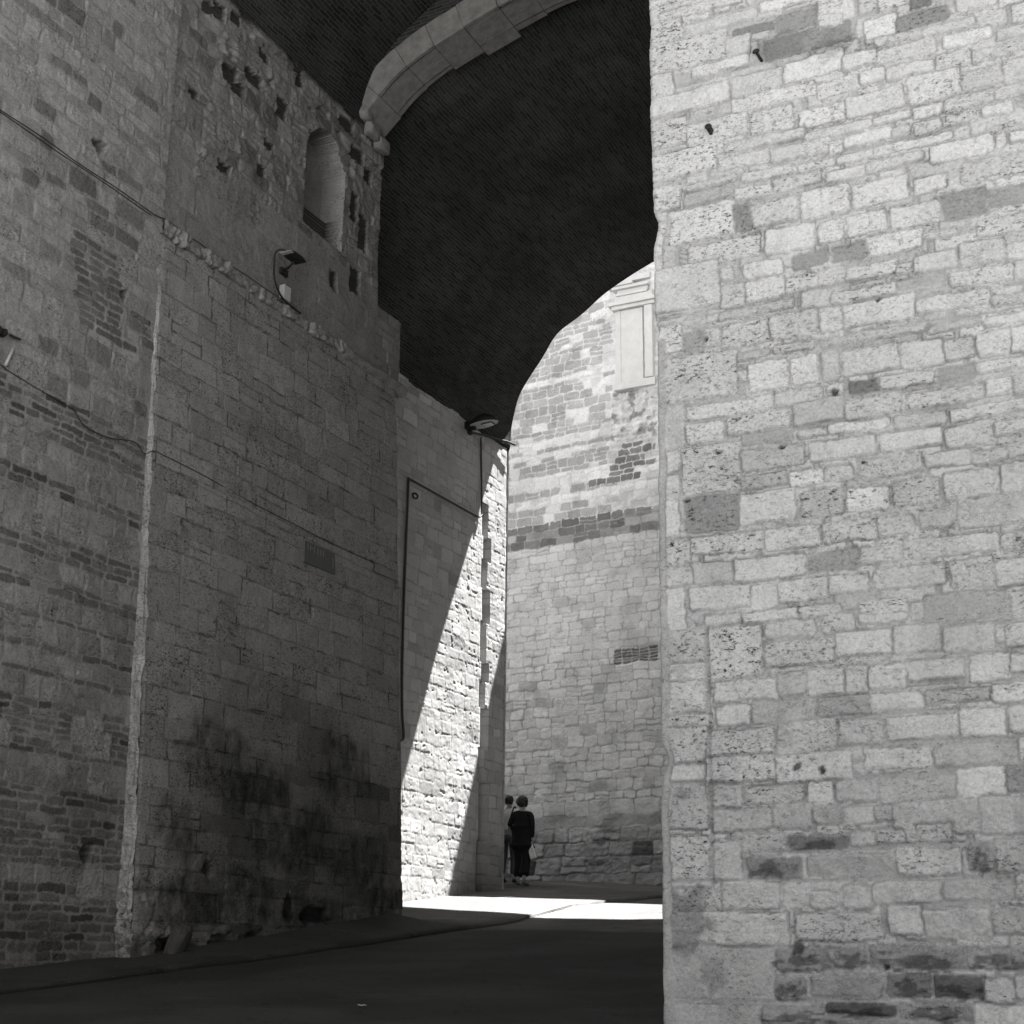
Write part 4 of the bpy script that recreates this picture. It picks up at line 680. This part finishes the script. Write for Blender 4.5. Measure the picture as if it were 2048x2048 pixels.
for i in range(nr):
    t = i / (nr - 1); L = .10 + t * .555; wd = .145 * math.sin(math.pi * min(1, .18 + t * .82)) ** .6 * (1 if t < .97 else .6) + .012
    top.append((bm.verts.new(lpt(L, wd, .004)), bm.verts.new(lpt(L, -wd, .004)))); botm.append((bm.verts.new(lpt(L, wd, -.02)), bm.verts.new(lpt(L, -wd, -.02))))
for i in range(nr - 1):
    bm.faces.new((top[i][0], top[i][1], top[i + 1][1], top[i + 1][0])); bm.faces.new((botm[i][0], botm[i + 1][0], botm[i + 1][1], botm[i][1]))
    for s_ in (0, 1): bm.faces.new((top[i][s_], top[i + 1][s_], botm[i + 1][s_], botm[i][s_]))
bm_obj('tray', bm, M_PALE, lp)
bm = bmesh.new()
def lbox(a0, a1, b0, b1, c0, c1):
    q = [bm.verts.new(lpt(a, b, c)) for c in (c0, c1) for a, b in ((a0, b0), (a1, b0), (a1, b1), (a0, b1))]
    for f in ((0, 3, 2, 1), (4, 5, 6, 7), (0, 1, 5, 4), (1, 2, 6, 5), (2, 3, 7, 6), (3, 0, 4, 7)): bm.faces.new([q[k] for k in f])
lbox(.32, .55, -.085, .085, -.0215, -.038); bm_obj('lens_frame', bm, M_IRON, lp)
bm = bmesh.new(); lbox(.335, .535, -.07, .07, -.0385, -.043); bm_obj('lens', bm, M_LENS, lp)
bm = bmesh.new(); lump_bm(bm, lpt(.06, 0, .03), (.13, .12, .11), 4, .2, 2); lump_bm(bm, lpt(.02, .02, -.10), (.06, .07, .05), 6, .2, 2); bm_obj('bracket', bm, M_IRON, lp, smooth=True)
cable([(-12.655, 23.55, 11.38), (-12.64, 24.1, 11.50), (-12.63, 24.6, 11.58), (-12.60, 25.0, 11.66), (-12.58, 25.36, 11.70)], .022, 'thick black cable from the wall lamp to the far corner of the passage wall', group='passage wall cables')
M_PIPE = plain_mat('dark_conduit', .045, .6, .3, .2, 20)
cable([(-12.65, 24.0, 11.42), (-12.65, 24.03, 10.9), (-12.645, 24.06, 10.3), (-12.64, 24.07, 9.95), (-12.63, 24.05, 9.82), (-12.64, 23.9, 9.76), (-12.645, 23.3, 9.75), (-12.645, 22.3, 9.74), (-12.645, 21.4, 9.73), (-12.645, 21.26, 9.71)], .02,
      'dark conduit dropping from the wall lamp and running level along the passage wall', 'conduit', 'passage wall conduits', M_PIPE, name='conduit')
cable([(-12.64, 21.25, 9.74), (-12.64, 21.24, 8.9), (-12.645, 21.24, 7.6), (-12.64, 21.25, 6.4), (-12.64, 21.30, 5.6), (-12.64, 21.37, 5.22), (-12.64, 21.34, 5.10), (-12.64, 21.1, 5.05), (-12.64, 20.7, 5.04)], .024,
      'dark vertical conduit beside the end of the sloping wall, hooked at its foot', 'conduit', 'passage wall conduits', M_PIPE, name='conduit')
def torus_bm(bm, c, R, r, axis, n=20, m=8):
    ax_ = Vector(axis).normalized(); a = ax_.orthogonal().normalized(); b = ax_.cross(a); V_ = []
    for i in range(n):
        t = 2 * math.pi * i / n; d = a * math.cos(t) + b * math.sin(t)
        V_.append([bm.verts.new(Vector(c) + d * (R + r * math.cos(2 * math.pi * k / m)) + ax_ * r * math.sin(2 * math.pi * k / m)) for k in range(m)])
    for i in range(n):
        for k in range(m): bm.faces.new((V_[i][k], V_[(i + 1) % n][k], V_[(i + 1) % n][(k + 1) % m], V_[i][(k + 1) % m]))
bm = bmesh.new(); torus_bm(bm, (-12.62, 21.47, 9.46), .05, .016, (1, -.5, .1)); tube_bm(bm, [(-12.70, 21.47, 9.51), (-12.62, 21.47, 9.51)], .015, 6)
tag(bm_obj('wall_ring', bm, M_IRON, smooth=True), 'small iron ring fixed under the level conduit on the passage wall', 'wall ring')
# iron pegs in the gate pier
bm = bmesh.new(); tube_bm(bm, [(-2.425, 8.76, 7.595), (-2.435, 8.70, 7.615), (-2.445, 8.675, 7.635)], [.012, .011, .012], 8); tube_bm(bm, [(-2.445, 8.678, 7.632), (-2.448, 8.668, 7.642), (-2.45, 8.66, 7.648)], [.026, .027, .014], 10)
tag(bm_obj('iron_peg', bm, M_IRON, smooth=True), 'mushroom headed iron peg in the dark patch at the top of the pier', 'iron peg')
bm = bmesh.new(); tube_bm(bm, [(-2.80, 8.76, 7.11), (-2.81, 8.71, 7.125), (-2.815, 8.68, 7.135)], [.02, .022, .018], 8); torus_bm(bm, (-2.815, 8.68, 7.14), .016, .01, (.2, -1, .3)); tube_bm(bm, [(-2.808, 8.70, 7.12), (-2.80, 8.69, 7.085)], .014, 6)
tag(bm_obj('iron_stub', bm, M_IRON, smooth=True), 'short rusty iron stub near the upper left edge of the pale pier', 'iron stub')
# cable anchor at the left edge
an = thing('cable_anchor', 'black ribbed cable anchor with a ring on the brick part of the left wall', 'cable anchor', (float(XA(7.6)), 10.1, 7.65))
xa = float(XA(7.65)) + .05
bm = bmesh.new(); pts = [(xa, 9.6 + k * .022, 7.66 + .008 * (k % 2)) for k in range(25)]; tube_bm(bm, pts, [.05 if k % 3 else .03 for k in range(25)], 8); bm_obj('ribbed_body', bm, M_IRON, an, smooth=True)
bm = bmesh.new(); torus_bm(bm, (xa + .02, 10.24, 7.67), .055, .011, (.5, 0, 1)); bm_obj('ring', bm, M_IRON, an, smooth=True)
tube_obj('pipe_stub', [(xa - .02, 10.27, 7.56), (xa - .02, 10.19, 7.34)], .018, M_GREYM, an)

# ---------- on the ground
bm = bmesh.new(); lump_bm(bm, (0, 0, 0), (.10, .13, .24), 12, .25, 3)
M_GST = plain_mat('grimy_stone', .06, .9, .15, 1.2, 9, tint=(1, .96, .92), bump=1.0)
st_ = bm_obj('guard_stone', bm, M_GST, smooth=True); st_.location = (-10.44, 13.06, 1.68); st_.rotation_euler = (-.35, .2, .2); tag(st_, 'worn guard stone leaning against the foot of the left wall', 'guard stone')
bm = bmesh.new(); n_ = 6; g_ = [[bm.verts.new((-6.26 + .065 * i / n_ , 10.03 + .03 * j / 3, float(road_z(-6.2, 10.05)) + .02 + .003 * math.sin(i * 1.3 + j))) for j in range(4)] for i in range(n_ + 1)]
for i in range(n_):
    for j in range(3): bm.faces.new((g_[i][j], g_[i + 1][j], g_[i + 1][j + 1], g_[i][j + 1]))
lit = bm_obj('paper_scrap', bm, M_WHITE); tag(lit, 'scrap of white paper lying on the dark road in the foreground', 'paper scrap')
sm_ = lit.modifiers.new('thick', 'SOLIDIFY'); sm_.thickness = .004

# ---------- two people walking away beyond the passage
def skin_mesh(name, verts, edges, mat, parent, sub=2, root=0):
    me = bpy.data.meshes.new(name + '_cage'); me.from_pydata([v[0] for v in verts], edges, [])
    ob = bpy.data.objects.new(name + '_cage', me); COL.objects.link(ob)
    ob.modifiers.new('skin', 'SKIN'); sb = ob.modifiers.new('sub', 'SUBSURF'); sb.levels = sb.render_levels = sub
    for i, v in enumerate(verts):
        r = v[1]; me.skin_vertices[0].data[i].radius = (r, r) if not isinstance(r, tuple) else r
        me.skin_vertices[0].data[i].use_root = (i == root)
    bpy.context.view_layer.update(); dg = bpy.context.evaluated_depsgraph_get()
    m2 = bpy.data.meshes.new_from_object(ob.evaluated_get(dg)); m2.name = name
    m2.polygons.foreach_set('use_smooth', [True] * len(m2.polygons))
    bpy.data.objects.remove(ob, do_unlink=True)
    o = bpy.data.objects.new(name, m2); COL.objects.link(o); m2.materials.clear(); m2.materials.append(mat); o.parent = parent
    return o
M_SKIN = plain_mat('skin', .30, .55, .35, .1, 8)
M_HAIR = plain_mat('dark_hair', .022, .5, .4, .4, 40)
M_BLACK = plain_mat('black_cloth', .013, .85, .15, .5, 18, bump=.3)
M_GREYC = plain_mat('grey_cloth', .075, .85, .15, .3, 14, bump=.3)
M_WHITEC = plain_mat('white_cloth', .72, .85, .15, .12, 12, bump=.3)
def person(label, loc, yaw, h, arms, legs, hair_r):
    """arms / legs: per side joint positions at 1.70 m height, x right, y forward"""
    root = thing('person', label, 'person', loc, 'people walking away beyond the archway'); root.rotation_euler = (0, 0, yaw); k = h / 1.70; root.scale = (k, k, k)
    V_ = [((0, 0, .93), (.135, .105)), ((0, .01, 1.08), (.115, .095)), ((0, .02, 1.24), (.145, .105)), ((0, .01, 1.38), (.13, .09)), ((0, 0, 1.45), .055), ((0, .015, 1.50), .05), ((0, .025, 1.555), (.068, .08)), ((0, .025, 1.615), (.076, .092)), ((0, .02, 1.665), (.055, .065))]
    E_ = [(i, i + 1) for i in range(8)]
    V_.append(((0, .125, 1.585), .011)); E_.append((7, 9))
    for s_ in (-1, 1): V_.append(((s_ * .083, .015, 1.59), .012)); E_.append((7, len(V_) - 1))
    for s_, (hip, kn, an_, toe) in zip((-1, 1), legs):
        b = len(V_); V_ += [(hip, .088), (kn, .056), (((kn[0] * .55 + an_[0] * .45), (kn[1] * .55 + an_[1] * .45) - .012, kn[2] * .55 + an_[2] * .45), .052), (an_, .036), (toe, (.036, .026))]
        E_ += [(0, b), (b, b + 1), (b + 1, b + 2), (b + 2, b + 3), (b + 3, b + 4)]
    for s_, (sh, el, wr) in zip((-1, 1), arms):
        b = len(V_); d = (Vector(wr) - Vector(el)).normalized(); pm = Vector(wr) + d * .05
        V_ += [(sh, .052), (el, .04), (wr, .026), (tuple(pm), (.034, .018))]; E_ += [(3, b), (b, b + 1), (b + 1, b + 2), (b + 2, b + 3)]
        sdv_ = d.cross(Vector((s_, .2, .1))).normalized(); cu = d.cross(sdv_).normalized()
        for q in range(4):
            o_ = sdv_ * (.026 * (q - 1.5) / 1.5); L = (.062, .074, .07, .055)[q]
            V_ += [(tuple(pm + o_ + d * .02), .0095), (tuple(pm + o_ * 1.2 + d * (.02 + L * .5) + cu * .008), .009), (tuple(pm + o_ * 1.2 + d * (.02 + L * .85) + cu * .028), .008)]
            n0 = len(V_); E_ += [(b + 3, n0 - 3), (n0 - 3, n0 - 2), (n0 - 2, n0 - 1)]
        V_ += [(tuple(Vector(wr) + d * .025 + sdv_ * .035), .011), (tuple(Vector(wr) + d * .065 + sdv_ * .05 + cu * .012), .0095)]; n0 = len(V_); E_ += [(b + 2, n0 - 2), (n0 - 2, n0 - 1)]
    skin_mesh('body', V_, E_, M_SKIN, root, 2)
    bm = bmesh.new(); vs = bmesh.ops.create_icosphere(bm, subdivisions=4, radius=1)['verts']
    for v in vs:
        p_ = v.co.copy(); nz_ = 1 + .17 * float(fbm(np.array(p_.x * 3 + 5), np.array(p_.y * 3 + p_.z * 2.5), 3, int(h * 100)))
        cut = 0.0 if (p_.y < .35 or p_.z > .45) else (p_.y - .35) * .75
        v.co = Vector((p_.x * hair_r[0] * nz_, p_.y * hair_r[1] * nz_ - cut * hair_r[1], p_.z * hair_r[2] * nz_)) + Vector((0, .005, 1.60 + hair_r[3]))
    o = bm_obj('hair', bm, M_HAIR, None, smooth=True); o.parent = root
    for s_ in (-1, 1):
        bm = bmesh.new(); bmesh.ops.create_icosphere(bm, subdivisions=2, radius=.011, matrix=Matrix.Translation((s_ * .032, .108, 1.60))); o = bm_obj('eye', bm, M_HAIR, None, smooth=True); o.parent = root
    return root
wz = lambda x, y: float(walk_z(np.array(x), np.array(y)))
Lw = [((-.085, 0, .88), (-.09, .10, .49), (-.085, .02, .085), (-.10, .17, .03)), ((.085, 0, .88), (.095, -.02, .49), (.10, -.16, .10), (.115, -.01, .03))]
Aw = [((-.175, 0, 1.385), (-.275, -.03, 1.12), (-.16, .17, 1.05)), ((.175, 0, 1.385), (.225, -.04, 1.10), (.205, .02, .85))]
wo_ = person('person in black tunic and trousers seen from behind, carrying a white bag', (-12.62, 25.95, wz(-12.62, 25.95)), .12, 1.66, Aw, Lw, (.118, .122, .118, .015))
skin_mesh('tunic', [((0, 0, .93), (.215, .17)), ((0, .0, .74), (.225, .18)), ((0, -.01, .62), (.215, .17)), ((0, .01, 1.10), (.19, .15)), ((0, .01, 1.27), (.185, .14)), ((0, .0, 1.375), (.12, .10)), ((0, 0, 1.44), (.065, .062)), ((-.175, 0, 1.365), .066), ((-.235, -.025, 1.2), .062), ((-.265, -.03, 1.12), .055), ((.18, 0, 1.365), .068), ((.215, -.03, 1.2), .062), ((.222, -.035, 1.06), .056), ((.207, .005, .90), .046)],
          [(0, 1), (1, 2), (0, 3), (3, 4), (4, 5), (5, 6), (5, 7), (7, 8), (8, 9), (5, 10), (10, 11), (11, 12), (12, 13)], M_BLACK, wo_)
for s_, lg in zip((-1, 1), Lw):
    kn, an_ = Vector(lg[1]), Vector(lg[2]); skin_mesh('trouser_leg', [((lg[0][0], 0, .90), .125), (tuple(kn), .10), (tuple(kn * .4 + an_ * .6), .105), (tuple(an_ + Vector((0, 0, .06))), .115)], [(0, 1), (1, 2), (2, 3)], M_BLACK, wo_)
    tp = Vector(lg[3]); bm = bmesh.new(); lump_bm(bm, ((an_.x + tp.x) / 2, (an_.y + tp.y) / 2 + .02, .022), (.05, .14, .022), 3, .1, 2); o = bm_obj('sandal', bm, M_GREYC, None, smooth=True); o.parent = wo_
bag = thing('shopping_bag', 'flat white bag hanging from the right hand of the person in black', 'bag', (-12.375, 25.93, wz(-12.4, 25.93) + .5))
bm = bmesh.new(); n_ = 8
vs = bm_box(bm, (-.03, -.03, 0), (.075, .02, .24)); bmesh.ops.subdivide_edges(bm, edges=list(bm.edges), cuts=4, use_grid_fill=True)
for v in bm.verts: v.co.y += .012 * math.sin(v.co.x * 40) * (1 - v.co.z / .26); v.co.y *= .8 + .4 * (1 - v.co.z / .24)
o = bm_obj('sack', bm, M_WHITEC, None, bevel=0, smooth=True); o.parent = bag; o.rotation_euler = (0, -.32, 0)
o = tube_obj('handle', curve_pts([(-.08, 0, .23), (-.075, .0, .29), (-.05, 0, .32), (-.025, 0, .29), (.0, 0, .23)], 5), .006, M_WHITEC); o.parent = bag
Lm = [((-.09, 0, .88), (-.095, -.02, .49), (-.10, -.10, .09), (-.11, .06, .03)), ((.09, 0, .88), (.095, .08, .49), (.10, .02, .085), (.115, .17, .03))]
Am = [((-.19, 0, 1.385), (-.27, -.02, 1.10), (-.25, .12, .90)), ((.19, 0, 1.385), (.25, .03, 1.11), (.10, .20, 1.03))]
ma = person('person in a white shirt with a dark shoulder strap, half hidden by the wall corner', (-13.06, 26.25, wz(-13.06, 26.25)), .1, 1.67, Am, Lm, (.090, .10, .098, .012))
skin_mesh('shirt', [((0, 0, .97), (.165, .125)), ((0, .01, 1.12), (.155, .12)), ((0, .01, 1.27), (.18, .13)), ((0, .0, 1.40), (.155, .105)), ((0, 0, 1.445), (.07, .065)), ((-.20, 0, 1.385), .072), ((-.25, -.01, 1.2), .068), ((.20, 0, 1.385), .072), ((.235, .01, 1.2), .068)], [(0, 1), (1, 2), (2, 3), (3, 4), (3, 5), (5, 6), (3, 7), (7, 8)], M_WHITEC, ma)
skin_mesh('trousers', [((0, 0, .97), (.165, .125)), ((0, 0, .88), (.155, .12))] + [(Lm[i][0], .105) for i in (0, 1)] + [(Lm[i][1], .082) for i in (0, 1)] + [((Lm[i][2][0], Lm[i][2][1], .14), .07) for i in (0, 1)], [(0, 1), (1, 2), (1, 3), (2, 4), (3, 5), (4, 6), (5, 7)], M_GREYC, ma)
for lg in Lm:
    an_, tp = Vector(lg[2]), Vector(lg[3]); bm = bmesh.new(); lump_bm(bm, ((an_.x + tp.x) / 2, (an_.y + tp.y) / 2, .04), (.05, .14, .045), 3, .1, 2); o = bm_obj('shoe', bm, M_HAIR, None, smooth=True); o.parent = ma
o = tube_obj('strap', curve_pts([(.05, -.125, 1.02), (.09, -.165, 1.22), (.135, -.12, 1.41), (.13, 0, 1.475), (.11, .13, 1.38)], 8), .016, M_BLACK); o.parent = ma
